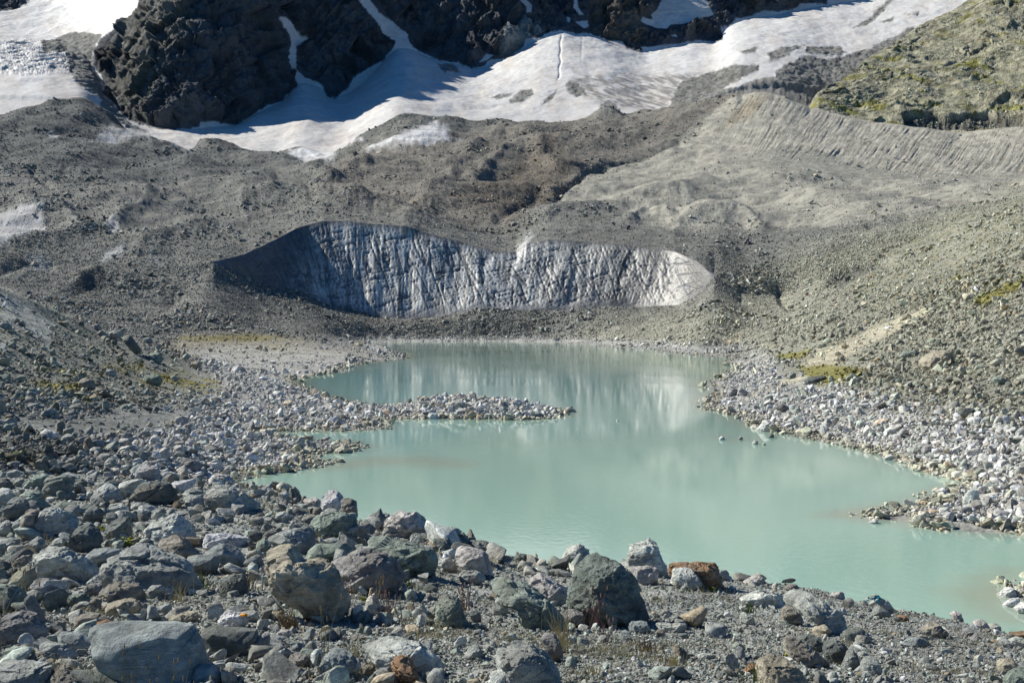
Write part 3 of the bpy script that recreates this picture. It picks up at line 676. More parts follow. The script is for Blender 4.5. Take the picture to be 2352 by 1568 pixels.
def unit_rock(seed, level=3, cuts=11, rough=.05):
    r = np.random.default_rng(seed); d, f = ico(level)
    v = d.astype(float).copy(); p = 3.0
    s = (np.abs(d[:, 0]) ** p + np.abs(d[:, 1]) ** p + np.abs(d[:, 2]) ** p) ** (-1 / p); v = v * s[:, None]
    for k in range(cuts):
        v = cut(v, r.normal(size=3), r.uniform(.32, .72))
    v = v / np.abs(v).max(0)
    nz = fbm(v[:, 0] * 2.2 + seed, v[:, 1] * 2.2, v[:, 2] * 2.2, 4, gain=.55)
    v = v * (1 + .05 * facet(v[:, 0] * 1.6, v[:, 1] * 1.6, v[:, 2] * 1.6, .2, seed)[:, None]); v = v * (1 + rough * 1.6 * nz[:, None])
    return v, f

def rock_mat(name, scale=1.0, use_inst=False, bump=.6, bd=.02):
    m, nt, b = new_mat(name); L = nt.links
    co = N(nt, 'ShaderNodeTexCoord').outputs['Object']
    if use_inst:
        a = N(nt, 'ShaderNodeAttribute', attribute_name='col', attribute_type='INSTANCER'); base = a.outputs['Color']
        oi = N(nt, 'ShaderNodeObjectInfo'); rnd = oi.outputs['Random']
    else:
        oi = N(nt, 'ShaderNodeObjectInfo'); base = oi.outputs['Color']; rnd = oi.outputs['Random']
    off = N(nt, 'ShaderNodeVectorMath', operation='ADD'); L.new(co, off.inputs[0])
    cmb = N(nt, 'ShaderNodeCombineXYZ'); L.new(math_n(nt, 'MULTIPLY', rnd, 37.0), cmb.inputs[0]); L.new(math_n(nt, 'MULTIPLY', rnd, 91.0), cmb.inputs[1]); L.new(cmb.outputs[0], off.inputs[1])
    c = off.outputs[0]
    n1 = noise_n(nt, c, 3.2 * scale, 8, .65, .3); n2 = noise_n(nt, c, 14 * scale, 8, .72); n3 = noise_n(nt, c, 1.1 * scale, 4, .55, .6)
    mp = N(nt, 'ShaderNodeMapping'); mp.inputs['Scale'].default_value = (1, 1, 5); mp.inputs['Rotation'].default_value = (.5, .4, 0); L.new(c, mp.inputs['Vector'])
    n4 = noise_n(nt, mp.outputs[0], 3.0 * scale, 7, .6, .8)
    f = math_n(nt, 'MULTIPLY', ramp(nt, n1, .3, .72, .72, 1.30), ramp(nt, n2, .3, .7, .72, 1.30))
    f = math_n(nt, 'MULTIPLY', f, ramp(nt, n4, .35, .65, .82, 1.2))
    vm = N(nt, 'ShaderNodeVectorMath', operation='SCALE'); L.new(base, vm.inputs[0]); L.new(f, vm.inputs['Scale'])
    cc = mixcol(nt, ramp(nt, n3, .52, .68, 0, .55), vm.outputs[0], (.20, .175, .135))        # tan weathering
    cc = mixcol(nt, ramp(nt, n4, .63, .70, 0, .55), cc, (.36, .37, .36))                     # pale veins
    cc = mixcol(nt, ramp(nt, n2, .64, .72, 0, .6), cc, (.05, .055, .05))                     # dark lichen
    L.new(cc, b.inputs['Base Color']); b.inputs['Roughness'].default_value = .82; b.inputs['Specular IOR Level'].default_value = .25
    bm = N(nt, 'ShaderNodeBump'); bm.inputs['Strength'].default_value = bump; bm.inputs['Distance'].default_value = bd
    h = math_n(nt, 'ADD', math_n(nt, 'MULTIPLY', n1, 1.5), math_n(nt, 'ADD', math_n(nt, 'MULTIPLY', n2, .8), n4))
    L.new(h, bm.inputs['Height']); L.new(bm.outputs[0], b.inputs['Normal'])
    return m

mat_stone = rock_mat('scattered_stone', .6, True, .5, .15)
mat_boulder = rock_mat('weathered_boulder', 1.0, False, 1.0, .05)
mat_rust = rock_mat('rusty_boulder', 1.0, False, .85, .035)

protos = bpy.data.collections.new('stone_shapes')
for i in range(12):
    v, f = unit_rock(100 + i, 3, 9, .025)
    v = v * np.array([1, .8, [.55, .7, .42, .62][i % 4]])
    me = mesh_np('stone_shape', v, f, mat_stone, False)
    o = bpy.data.objects.new('stone_shape_%02d' % i, me); protos.objects.link(o)

def scatter_group():
    ng = bpy.data.node_groups.new('scatter_stones', 'GeometryNodeTree')
    ng.interface.new_socket('Geometry', in_out='INPUT', socket_type='NodeSocketGeometry')
    ng.interface.new_socket('Geometry', in_out='OUTPUT', socket_type='NodeSocketGeometry')
    gi = ng.nodes.new('NodeGroupInput'); go = ng.nodes.new('NodeGroupOutput')
    ci = ng.nodes.new('GeometryNodeCollectionInfo'); ci.inputs['Collection'].default_value = protos
    ci.inputs['Separate Children'].default_value = True; ci.inputs['Reset Children'].default_value = True
    ip = ng.nodes.new('GeometryNodeInstanceOnPoints'); ip.inputs['Pick Instance'].default_value = True
    def attr(nm, t):
        n = ng.nodes.new('GeometryNodeInputNamedAttribute'); n.data_type = t; n.inputs['Name'].default_value = nm; return n.outputs['Attribute']
    ng.links.new(gi.outputs[0], ip.inputs['Points']); ng.links.new(ci.outputs[0], ip.inputs['Instance'])
    ng.links.new(attr('idx', 'INT'), ip.inputs['Instance Index'])
    er = ng.nodes.new('FunctionNodeEulerToRotation'); ng.links.new(attr('rot', 'FLOAT_VECTOR'), er.inputs[0])
    ng.links.new(er.outputs[0], ip.inputs['Rotation']); ng.links.new(attr('scl', 'FLOAT_VECTOR'), ip.inputs['Scale'])
    ng.links.new(ip.outputs[0], go.inputs[0])
    return ng
sg = scatter_group()

def scatter(name, P, size, C, label, cat, tilt=.5, sink=.15):
    n = len(P)
    P = P.copy(); P[:, 2] += size * (.5 - sink) * .6
    me = bpy.data.meshes.new(name); me.vertices.add(n); me.vertices.foreach_set('co', P.astype(np.float32).ravel())
    rot = np.stack([rng.normal(0, tilt, n), rng.normal(0, tilt, n), rng.uniform(0, 6.283, n)], 1)
    sc = size[:, None] * .5 * rng.uniform(.7, 1.35, (n, 3))
    for nm, v, t in (('rot', rot, 'FLOAT_VECTOR'), ('scl', sc, 'FLOAT_VECTOR')):
        a = me.attributes.new(nm, t, 'POINT'); a.data.foreach_set('vector', np.ascontiguousarray(v, np.float32).ravel())
    a = me.attributes.new('idx', 'INT', 'POINT'); a.data.foreach_set('value', rng.integers(0, 12, n).astype(np.int32))
    a = me.attributes.new('col', 'FLOAT_COLOR', 'POINT'); c4 = np.ones((n, 4), np.float32); c4[:, :3] = C; a.data.foreach_set('color', c4.ravel())
    o = link(name, me, label, cat, 'stuff')
    md = o.modifiers.new('scatter', 'NODES'); md.node_group = sg
    return o

def sample(sh, dens, n, xlo=-80, xhi=2432):
    """n random surface points, evenly spread over what the valley shows, weighted by dens"""
    ar = np.abs(np.diff(sh.py, axis=0)[:, :-1] * np.diff(sh.px, axis=1)[:-1])
    up = np.diff(sh.py, axis=0)[:, :-1] < .2
    w = ar * dens[:-1, :-1] * up * (sh.px[:-1, :-1] > xlo) * (sh.px[:-1, :-1] < xhi) * (sh.py[:-1, :-1] < 1640)
    cw = np.cumsum(w.ravel()); k = np.searchsorted(cw, rng.random(n) * cw[-1]); k = np.minimum(k, len(cw) - 1)
    i, j = np.divmod(k, w.shape[1]); a = rng.random(n)[:, None]; b_ = rng.random(n)[:, None]
    G3 = np.stack([sh.X, sh.D, sh.Z], 2)
    P = (G3[i, j] * (1 - a) + G3[i + 1, j] * a) * (1 - b_) + (G3[i, j + 1] * (1 - a) + G3[i + 1, j + 1] * a) * b_
    return P, i, j

def stone_cols(base, sp=.35, green=.25, rust=.04):
    n = len(base); c = base * np.exp(rng.normal(0, sp, n))[:, None]
    r = rng.random(n)
    c[r < green] *= np.array([.94, 1.02, .96]); c[(r > green) & (r < green + .2)] *= np.array([1.05, .99, .93])
    q = r > 1 - rust; c[q] = c[q] * np.array([1.15, .93, .72])
    return np.clip(c, .02, .72)

# --- valley: talus, shore stones, debris
D = shA.D; cgA = CA.reshape(shA.nr, shA.nc, 3)
snowy = ((CA.mean(1) > .36) & (shA.D.ravel() > 600)).reshape(D.shape)
pxA, pyA = px0A, py0A
sand = pmask(pxA.ravel(), pyA.ravel(), [(1870,805),(2110,705),(2150,715),(1980,815),(1900,890),(1800,890),(1780,860),(1830,840)], 8, nzA).reshape(D.shape) * .8
flat = pmask(pxA.ravel(), pyA.ravel(), [(380,800),(420,772),(560,766),(680,776),(800,806),(760,850),(690,862),(560,845)], 8, nzA).reshape(D.shape) * .8
drift = pmask(pxA.ravel(), pyA.ravel(), [(30,960),(200,950),(420,935),(440,960),(360,990),(250,1000),(100,1000)], 14, nzA).reshape(D.shape) * .93
moraine = pmask(pxA.ravel(), pyA.ravel(), mor, 10, nzA).reshape(D.shape)
path = pmask(pxA.ravel(), pyA.ravel(), [(0,670),(60,690),(120,740),(110,790),(60,750),(0,730)], 8, nzA).reshape(D.shape) * .8
patchy = np.clip(.65 + .9 * fbm(shA.X / (8 + D / 14), D / (8 + D / 14), D * 0 + 71, 4), .08, 1.5)
dens = (shA.Z > -.12) * (~iceA) * (~snowy) * (1 - np.maximum.reduce([sand, flat, drift, path])) * patchy
lhm = pmask(pxA.ravel(), pyA.ravel(), lh, 10, nzA).reshape(D.shape)
dens = dens * (1 - .6 * lhm * (pyA < 900)) * (1 - .72 * moraine) * np.where(SA > 9, .55, 1.0)
def valley(n, lo, hi, nm, label, cat, mul, dmap, sg_=.42, sp=.33, far_exp=.45):
    m = dmap * (D > lo) * (D < hi)
    P, i, j = sample(shA, m, n)
    size = mul * .42 * (P[:, 1] / 100) ** far_exp * np.exp(np.clip(rng.normal(0, sg_, n), -1.2, .75))
    base = cgA[i, j] * np.where(P[:, 1:2] > 420, 1.4, 1.12)
    zz = P[:, 2] + rng.normal(0, .35, n)
    pale = ((1 - sstep(np.where(P[:, 0] < 0, 1.5, 2.4), np.where(P[:, 0] < 0, 2.8, 3.6), zz)) * (P[:, 1] < 330))[:, None]
    base = base + pale * (c_shore * 1.12 - base)
    cc_ = stone_cols(base, sp)
    cc_ = cc_ * np.where(((P[:, 2] < .16) & (P[:, 1] < 330))[:, None], np.array([.95, .91, .77]), 1.0)
    scatter(nm, P, size, cc_, label, cat)
valley(66000, 50, 330, 'shore_rubble', 'pale and greenish stones covering both shores of the lake', 'rubble', .55, dens, .62, .42)
valley(7500, 50, 330, 'large_rubble', 'larger angular blocks lying among the smaller shore stones', 'rubble', 1.45, dens, .5)
valley(56000, 300, 800, 'talus_rubble', 'grey brown talus stones between the lake and the ice cliff', 'rubble', .62, dens)
valley(52000, 700, 1600, 'debris_rubble', 'fine grey debris stones covering the glacier above the ice cliff', 'rubble', .80, dens, .42, .5, .40)
valley(4200, 560, 1600, 'debris_blocks', 'larger grey blocks scattered in clusters over the debris-covered glacier', 'rubble', 1.9, dens * np.clip(fbm(shA.X / 60, D / 60, D * 0 + 91, 4) + .05, 0.01, 1) ** 1.3 * 3, .45, .35, .45)
valley(3500, 250, 620, 'talus_blocks', 'larger blocks in clusters on the slopes beyond the lake', 'rubble', 1.5, dens * np.clip(fbm(shA.X / 25, D / 25, D * 0 + 95, 4) + .1, 0.02, 1), .45)
# --- foreground gravel
DG = shG.D
dg = np.ones(DG.shape) * (DG < 34) * (.5 + .8 * np.clip(fbm(shG.X / .9, DG / .9, DG * 0 + 3, 3), -.5, 1))
P, i, j = sample(shG, dg, 110000)
scatter('bank_gravel', P, .0135 * (P[:, 1] / 8) ** .55 * np.exp(rng.normal(0, .45, len(P))), stone_cols(np.tile(c_gravel * 1.25, (len(P), 1)), .38), 'grey gravel covering the near bank between the boulders', 'gravel')
P, i, j = sample(shG, dg, 3800)
scatter('bank_cobbles', P, .036 * (P[:, 1] / 8) ** .5 * np.exp(rng.normal(0, .4, len(P))), stone_cols(np.tile(c_gravel * 1.3, (len(P), 1)), .38, .25, .07), 'fist-sized grey stones scattered over the near gravel', 'rubble')
P, i, j = sample(shG, dg * (shG.px < 1000) + .12 * dg, 800)
scatter('bank_stones', P, .115 * (P[:, 1] / 8) ** .4 * np.exp(rng.normal(0, .35, len(P))), stone_cols(np.tile(c_gravel * 1.25, (len(P), 1)), .35, .3, .04), 'head-sized grey stones packed between the near boulders', 'rubble')
ri = rng.integers(0, shG.nr, 5000); rj = rng.integers(40, shG.nc - 40, 5000); ok = (shG.D[ri, rj] > 13) & (shG.Z[ri, rj] > 0)
P = np.stack([shG.X[ri, rj], shG.D[ri, rj], shG.Z[ri, rj]], 1)[ok]
scatter('brow_stones', P, .13 * np.exp(rng.normal(0, .5, len(P))), stone_cols(np.tile(c_gravel * 1.1, (len(P), 1)), .35), 'grey stones on the brow of the bank falling to the lake', 'rubble')
spd = spitm * (shA.Z > .02)
valley(1100, 50, 330, 'spit_rubble', 'pale blocks piled along the long spit', 'rubble', 1.15, spd * 1.0, .45)
P, i, j = sample(shC, (shC.S > .9) * (shC.S < 3) * np.clip(.3 + fbm(shC.X / 40, shC.D / 40, shC.Z / 30, 4) * 1.5, .05, 1.5), 7000)
scatter('hillside_rubble', P, 1.2 * np.exp(np.clip(rng.normal(0, .5, len(P)), -1, 1.3)), stone_cols(np.tile(np.array([.48,.47,.36]), (len(P), 1)), .35), 'pale stones dotting the green hillside at the upper right', 'rubble')
print('scatter', time.time() - T0)
# ================================================================== BOULDERS, EACH TRACED AS A THING OF ITS OWN
# views the outlines were measured in: origin and scale to the full 3840 px wide frame
VIEW = {'1': (0, 1708, .5433), '2': (960, 1708, .5433), '3': (1920, 1708, .5433), '4': (2880, 1708, .5433), 'L': (0, 1150, .3507), 'R': (2600, 1200, .5272), 'S': (1040, 1380, .4932)}
TINT = {'h': (.125,.145,.125), 'g': (.18,.21,.175), 'b': (.20,.22,.212), 'd': (.115,.126,.115), 'p': (.33,.34,.305), 'w': (.48,.475,.44), 'n': (.205,.188,.155), 'v': (.225,.218,.21), 't': (.31,.28,.21), 'y': (.38,.36,.265), 'r': (.22,.135,.075), 'k': (.34,.32,.295), 'e': (.25,.26,.238)}
B_TXT = '''
1|g|pale green boulder at the upper left corner of the near boulder field|145,225 240,140 330,130 320,185 265,225 190,230
1|g|broad dark green boulder with a sunlit left slope behind the rounded layered boulder|265,240 310,160 420,135 500,165 500,235 470,270 370,300 290,280
1|d|low dark boulder on the right shoulder of the broad dark green one|500,155 560,155 625,195 580,215 505,210
1|e|squarish grey boulder in front of the broad dark green one|370,260 420,235 500,250 495,305 380,305
1|d|dark wedge at the left frame edge below the gravel flats|0,160 50,160 110,215 60,230 -40,225
1|e|small rounded grey boulder on the gravel behind the pale green boulder|45,110 110,100 165,120 160,145 70,150
1|e|narrow grey boulder squeezed against the pale green boulder's left side|85,200 110,165 160,155 165,180 130,215
1|p|pale grey block cut by the left frame edge|-60,225 0,220 60,235 75,300 40,345 -50,370
1|d|dark upright boulder with a pale top edge near the left frame edge|15,375 80,285 140,300 185,350 150,420 50,450
1|g|long green slab sloping down to the right beside the dark upright boulder|105,280 250,245 280,270 260,300 350,350 300,375 190,345
1|n|tall boulder with a brown top and pale grey foot left of the layered one|155,420 180,360 260,365 285,385 240,430 240,520 225,580 145,575
1|e|large rounded grey boulder with rough horizontal layers|205,480 270,385 390,375 480,420 540,480 510,540 430,575 320,575 240,540
1|g|smooth pale green boulder just behind the rounded layered one|335,360 430,310 520,330 550,390 470,415 380,380
1|d|arched dark boulder between the stacked slabs and the round pebble-like one|560,375 640,305 700,295 750,325 740,370 690,360 650,345 590,390
1|d|dark pointed boulder below the arched one|565,430 590,370 640,345 705,400 700,440 640,465
1|e|leaning slabs with a light face left of the big dark block|640,310 655,240 720,185 800,200 840,330 760,335
1|p|pale slab on top of the left end of the big dark block|815,180 960,165 1000,195 880,210 870,290 830,270
1|d|big dark rectangular block with a sharp straight top edge|870,290 880,205 960,195 1150,200 1195,250 1220,300 1150,335 900,325
1|p|oval boulder with a bright flat top in front of the big dark block|720,400 740,345 830,335 885,365 860,395 790,420 740,430
1|e|flat grey slab directly in front of the big dark block|890,330 960,315 1040,350 1120,370 1080,390 900,375
1|e|low six-sided grey boulder right of the bright-topped oval one|865,395 960,370 1030,385 1035,420 960,440 900,430
1|d|dark cracked boulder beside a patch of moss|715,500 780,450 880,430 915,490 910,560 800,590 730,580
1|p|large pale grey boulder with a shaded notch on its right shoulder|1000,620 985,600 1000,530 1040,440 1100,410 1210,410 1290,470 1345,520 1350,580 1230,590 1120,570 1060,610
1|n|brown angular boulder with a pointed left corner below the notched boulder|1065,670 1100,580 1190,560 1300,600 1395,660 1380,700 1250,750 1120,720
1|b|smooth blue-grey boulder with rounded corners right of the cleft boulder|1245,750 1290,700 1370,685 1495,695 1505,760 1460,820 1350,830
1|b|domed blue-green boulder behind the smooth rounded-corner one|1395,680 1480,620 1560,600 1640,640 1700,700 1660,760 1550,770 1500,740
1|w|long whitish slab lying behind the domed blue-green boulder|1335,600 1400,540 1560,550 1750,575 1730,620 1660,650 1550,610 1430,630
1|w|bright white flat stone right of the big dark block|1155,230 1160,190 1330,165 1340,200 1240,255
1|e|low grey boulder left of the large split slab near the water|1220,290 1300,235 1430,250 1420,275 1260,300
1|e|blocky grey boulder touching the left end of the large split slab|1270,320 1290,280 1400,270 1435,300 1430,350 1330,360 1280,350
1|p|large pale green slab with a steep cracked front face near the water|1430,330 1440,230 1540,200 1640,240 1767,325 1850,350 1740,375 1590,385 1530,390 1450,350
1|k|pinkish grey low boulder at the lake edge behind the large pale green slab|1430,150 1500,125 1600,150 1620,190 1450,185
1|v|purplish rounded boulder on the pale shore behind the big dark block|930,100 990,65 1080,80 1105,120 1060,150 960,130
1|v|purplish grey flat boulder on the pale shore left of the inlet|1200,60 1260,20 1350,40 1400,80 1380,105 1280,95
1|e|dark-sided peaked boulder standing on the pale gravel shore|700,55 760,10 810,40 805,75 740,80
1|e|grey boulder at the left edge below the dark upright one|-20,490 40,430 80,480 80,545 20,560
1|b|narrow upright blue-green stone left of the brown-topped boulder|85,460 120,430 160,450 150,540 110,570 85,540
1|e|flat-topped grey block at the left edge under the narrow upright stone|-40,590 60,570 145,590 140,650 60,660 -40,650
1|e|four-sided grey boulder below the layered boulder's left end|180,600 240,545 300,600 300,650 240,690 180,660
1|p|pale triangular slab leaning on the tall dark rounded boulder|300,650 380,580 450,550 430,610 400,660
1|d|tall dark rounded boulder below the layered one|440,640 470,560 540,490 620,475 680,540 695,620 650,665 560,670
1|p|big boulder with a pale left slope and a brown rough back|210,740 240,690 330,650 430,640 550,700 620,770 660,820 590,850 480,870 380,840 240,800
1|b|smooth light blue-grey boulder touching the cleft boulder's left side|575,700 640,650 730,635 850,650 800,700 700,740 650,770 600,750
1|e|very large light grey boulder split by a deep shaded cleft|650,780 700,720 820,690 920,650 1010,665 1100,700 1200,740 1280,800 1370,880 1340,930 1240,950 1150,920 1000,900 870,900 760,880 700,830
1|y|yellowish smooth boulder tilted to the right near the left edge|50,890 90,820 170,760 230,770 245,850 200,930 130,940 60,920
1|v|flat-faced mauve grey boulder right of the yellowish one|215,880 260,855 380,870 440,930 430,980 340,990 230,950
1|g|dark green boulder at the left edge below the yellowish one|-40,880 0,880 60,900 140,960 215,1040 210,1080 100,1080 -40,1070
1|n|low brownish boulder above the yellowish one|70,740 150,690 215,690 210,740 150,770 90,760
1|b|small bluish boulder tucked under the pale-sloped brown-backed one|340,820 400,800 450,830 440,860 360,860
1|b|small rounded bluish boulder at the left foot of the cleft boulder|560,900 620,840 700,825 745,860 720,900 620,910
1|v|small purplish boulder below the rounded bluish one|560,930 620,890 700,880 690,950 620,970
1|n|reddish brown rough boulder under the cleft boulder|655,960 700,900 800,885 930,895 985,950 960,1000 870,1010 760,1005 680,1000
1|e|small grey boulder right of the reddish brown rough one|980,930 1020,905 1100,900 1135,930 1110,970 1020,990
1|n|small dark reddish boulder at the left foot of the rough brown one|605,1050 630,985 690,990 700,1060 650,1080
1|g|flat green-grey slab left of the dark reddish boulder|400,1010 450,970 570,950 630,980 590,1040 450,1035
1|t|light brown wedge-shaped boulder with a flat sunlit face|705,1080 710,1040 890,995 950,1010 1000,1070 960,1100 840,1120 740,1115
1|d|dark rough upright boulder standing alone on the gravel|1490,950 1520,850 1600,810 1680,840 1700,910 1620,950 1530,975
1|v|large dark purple-brown rough boulder at the lower left|10,1130 110,1095 210,1120 280,1180 350,1260 320,1310 180,1310 60,1250 10,1190
1|n|grey-brown boulder with rusty stains above the huge smooth one|500,1140 560,1095 680,1090 790,1140 720,1160 600,1190 530,1190
1|r|rusty low rock touching the top of the huge smooth boulder|530,1220 600,1165 740,1130 790,1150 700,1190 620,1210
1|b|huge smooth dark blue-grey boulder with a rounded back|560,1230 660,1180 820,1150 1000,1150 1200,1145 1330,1170 1400,1290 1450,1400 1640,1530 1640,1640 1200,1640 900,1600 700,1400
1|b|blue-grey boulder against the left end of the huge smooth one|370,1270 430,1215 560,1230 670,1290 640,1330 560,1350 400,1330
1|e|flat grey boulder behind the grass tufts at lower left|210,1340 290,1295 430,1310 520,1370 500,1420 300,1400
1|n|small brownish boulder among the grass tufts at lower left|150,1420 220,1370 330,1370 360,1430 250,1460
1|e|long low grey slab in the bottom left corner|-60,1450 150,1440 330,1470 420,1568 420,1680 -60,1680
1|n|rounded brown boulder cut by the bottom frame edge|280,1600 370,1470 470,1450 560,1500 640,1600 640,1660 280,1660
1|d|long dark slab along the bottom edge in front of the huge smooth boulder|470,1480 800,1490 1100,1520 1220,1560 1220,1680 560,1680
1|d|small dark flat stone behind the long dark bottom slab|700,1430 800,1410 960,1420 960,1480 760,1480
1|b|rounded blue-grey boulder against the right end of the huge smooth one|1310,1500 1370,1440 1470,1440 1530,1520 1500,1620 1320,1620
1|d|large dark jagged block right of the huge smooth boulder|1360,1220 1450,1170 1600,1190 1767,1200 1800,1300 1790,1390 1600,1390 1450,1360 1390,1290
1|w|pinkish white wedge boulder above the dark jagged block|1480,1140 1550,1075 1680,1100 1730,1150 1620,1195 1530,1180
1|t|flat tan stone left of the pinkish white wedge|1140,1130 1200,1095 1330,1085 1400,1120 1300,1150 1180,1145
1|e|small blocky grey stone right of the light brown wedge-shaped boulder|1075,1080 1090,1045 1170,1025 1190,1080 1120,1100
1|d|small dark boulder left of the yellowish one|20,830 60,780 110,775 110,820 50,860
2|w|pale pointed boulder topping the bank against the water|440,290 490,230 540,235 600,290 620,350 560,370 500,390 470,330
2|n|brown squared boulder right of the pale pointed one|580,310 600,290 690,310 700,360 695,420 640,400 600,360
2|k|pale pinkish boulder left of the pale pointed one|305,340 330,300 405,285 460,340 470,370 380,370 320,365
2|n|low brown boulder below the pale pinkish one|365,400 380,360 440,360 480,400 430,415
2|p|small whitish boulder in front of the pale pointed one|475,370 500,330 570,320 640,350 570,385 500,395
2|g|small flat light green stone above the big green-black slab|550,380 590,355 670,360 675,395 600,400
2|g|big green-black angular slab with a straight upper edge|345,500 370,430 500,405 690,400 690,490 650,545 500,575 420,560
2|b|blue-grey rounded boulder left of the big green-black slab|70,580 130,550 250,520 340,505 400,550 400,600 340,660 270,680 180,640
2|g|small green boulder at the left end of the blue-grey rounded one|0,600 50,565 100,640 60,670 0,670
2|e|peaked grey boulder on the gravel left of the big green-black slab|110,430 150,390 220,390 240,440 220,460 140,450
2|p|light pyramid stone right of the peaked grey boulder|210,520 225,455 270,450 310,500 260,525
2|g|smooth greenish hump behind the wide purple-grey boulder|320,730 350,660 420,610 520,600 620,600 690,660 600,670 500,720 420,740
2|v|wide purple-grey boulder with an undercut shaded belly|420,735 500,700 570,655 680,670 820,665 920,700 960,740 1010,840 1000,890 920,910 860,950 720,910 590,880 560,800 480,770
2|t|largest tan and grey boulder with a sunlit cream patch|20,700 100,640 150,620 230,660 270,730 300,745 400,740 470,760 540,830 580,940 640,1040 650,1110 600,1170 540,1140 430,1080 280,1010 230,960 150,960 60,880 10,800
2|g|long dark green slab dipping right behind the purple-grey boulder|790,640 750,580 870,570 960,600 1060,630 1200,660 1255,720 1240,790 1130,830 1010,820 960,740 920,690
2|k|pinkish grey rugged boulder on the bank above the water|860,490 900,450 990,390 1060,410 1140,385 1170,430 1180,500 1130,550 1040,570 960,530 890,510
2|e|flat grey boulder left of the pinkish rugged one|740,440 790,400 900,400 940,420 880,450 790,460
2|d|low dark boulder against the lake behind the flat grey one|760,390 850,360 920,400 850,405
2|e|small grey boulder under the flat grey one|790,500 800,460 850,460 860,500
2|e|rounded grey boulder below the pinkish rugged one|1055,620 1070,570 1130,545 1165,600 1160,635 1090,640
2|p|light grey boulder right of the pinkish rugged one|1165,600 1200,540 1300,500 1410,510 1420,540 1330,560 1230,640
2|d|dark-faced boulder in front of the light grey one near the shore|1220,640 1230,575 1320,565 1370,620 1350,665 1260,665
2|g|greenish boulder right of the dark-faced one near the shore|1305,560 1330,530 1430,540 1490,600 1480,640 1400,640
2|n|brown pyramid-shaped boulder against the water|1420,545 1475,495 1550,580 1490,590
2|d|low dark boulder ending the row at the water's edge|1460,590 1560,590 1650,620 1680,660 1600,670 1500,640
2|d|small dark knob at the right tip of the row by the water|1615,610 1640,585 1690,640 1680,665 1640,650
2|k|dark boulder with a pinkish tan top below the shore row|1370,660 1420,630 1500,650 1600,680 1650,760 1650,830 1600,840 1500,800 1400,740
2|e|flat-topped grey boulder left of the pinkish-topped one|1240,760 1260,715 1330,710 1400,760 1390,800 1280,790
2|e|low grey boulder in front of the pinkish-topped one|1390,830 1400,790 1520,800 1610,850 1560,890 1450,860
2|g|long ribbed green slab sloping down to the right on the bank|1580,905 1620,855 1740,880 1850,910 2000,1010 2110,1080 2125,1160 2090,1210 1950,1200 1850,1120 1780,960 1680,930
2|g|shaded dark green boulder standing in the middle of the gravel|1210,930 1260,950 1400,1010 1440,1090 1490,1180 1300,1190 1250,1100
2|e|small round grey stone right of the shaded dark green boulder|1430,1020 1460,995 1500,1010 1490,1045
2|e|oval grey boulder right of the round stones on the gravel|1620,1050 1660,1020 1730,1010 1755,1050 1720,1105 1650,1105
2|b|bluish lengthwise stone below the small round grey one|1470,1080 1500,1050 1550,1090 1560,1150 1510,1160
2|b|flat grey-blue stone at the left foot of the largest tan boulder|100,950 150,960 250,1000 270,1040 200,1040 130,1000
2|e|pointed light stone below the flat grey-blue one|95,1060 130,1015 190,1060 190,1100 120,1090
2|v|reddish purple boulder right of the large dark jagged block|0,1230 60,1220 95,1260 90,1330 40,1380 0,1370
2|p|wide flat pale grey boulder near the bottom centre|640,1330 700,1300 850,1290 1000,1310 1100,1340 1200,1390 1290,1440 1290,1540 1150,1500 900,1420 760,1370
2|b|angular light blue-grey boulder near the bottom edge|400,1470 470,1390 530,1340 620,1350 690,1430 680,1540 600,1568 420,1540
2|r|rusty tan pointed boulder cut by the bottom edge|920,1440 980,1400 1040,1410 1130,1500 1200,1600 1000,1620 960,1500
2|b|bluish boulder left of the rusty tan pointed one|790,1540 850,1480 950,1470 980,1540 900,1600 800,1600
2|n|small brown boulder right of the angular light blue-grey one|690,1490 700,1450 800,1450 820,1490 760,1520
2|v|purple boulder left of the angular light blue-grey one|210,1410 260,1360 350,1370 390,1420 340,1460 250,1450
2|b|small bluish stone above the purple one|215,1340 230,1290 300,1280 370,1350 340,1380 250,1370
2|e|blocky grey stone alone on the gravel near the bottom centre|1430,1370 1470,1320 1530,1310 1570,1370 1540,1410 1460,1400
2|k|small pinkish stone below the largest tan boulder's left foot|140,1230 170,1200 230,1210 235,1250 180,1255
2|p|small round pale stone at the bottom left of the bluish angular boulder|90,1500 150,1460 190,1480 180,1530 110,1545
2|e|small grey stone at the right end of the wide flat pale boulder|1200,1390 1260,1380 1300,1440 1280,1490 1210,1460
3|e|rounded grey slab cut by the bottom edge below the purple upright stone|-110,1370 -60,1320 50,1310 130,1330 230,1400 300,1480 380,1580 360,1660 -60,1660
3|v|upright dark purple stone on the shaded gravel|200,1240 220,1215 290,1230 340,1310 370,1440 300,1440 240,1350 215,1290
3|p|tall pointed pale grey boulder standing against the water|785,720 810,640 845,560 870,545 950,560 990,610 1050,700 1075,790 1060,830 1000,840 820,780
3|k|low pinkish block at the foot of the tall pointed boulder|790,790 830,770 960,765 1010,790 1000,880 960,895 880,860
3|r|rust-orange jagged boulder right of the tall pointed one|1075,770 1140,755 1210,760 1300,750 1400,760 1430,800 1440,850 1480,890 1460,920 1400,920 1340,880 1250,850 1110,830 1080,850
3|p|grey slab leaning on the rust-orange boulder's front|1100,870 1115,800 1180,760 1240,800 1330,860 1350,930 1290,930 1200,890
3|h|biggest dark green-black boulder with a rounded top and steep right side|400,1040 425,900 450,800 500,745 530,725 600,715 640,735 700,740 770,790 800,840 850,870 880,950 905,1020 935,1100 950,1180 700,1190 560,1150 440,1120
3|p|wedge boulder streaked with pale lines against the water|300,730 400,640 470,620 530,650 550,700 520,740 420,750
3|d|low dark mossy boulder left of the streaked wedge|0,715 40,680 110,690 160,740 80,745
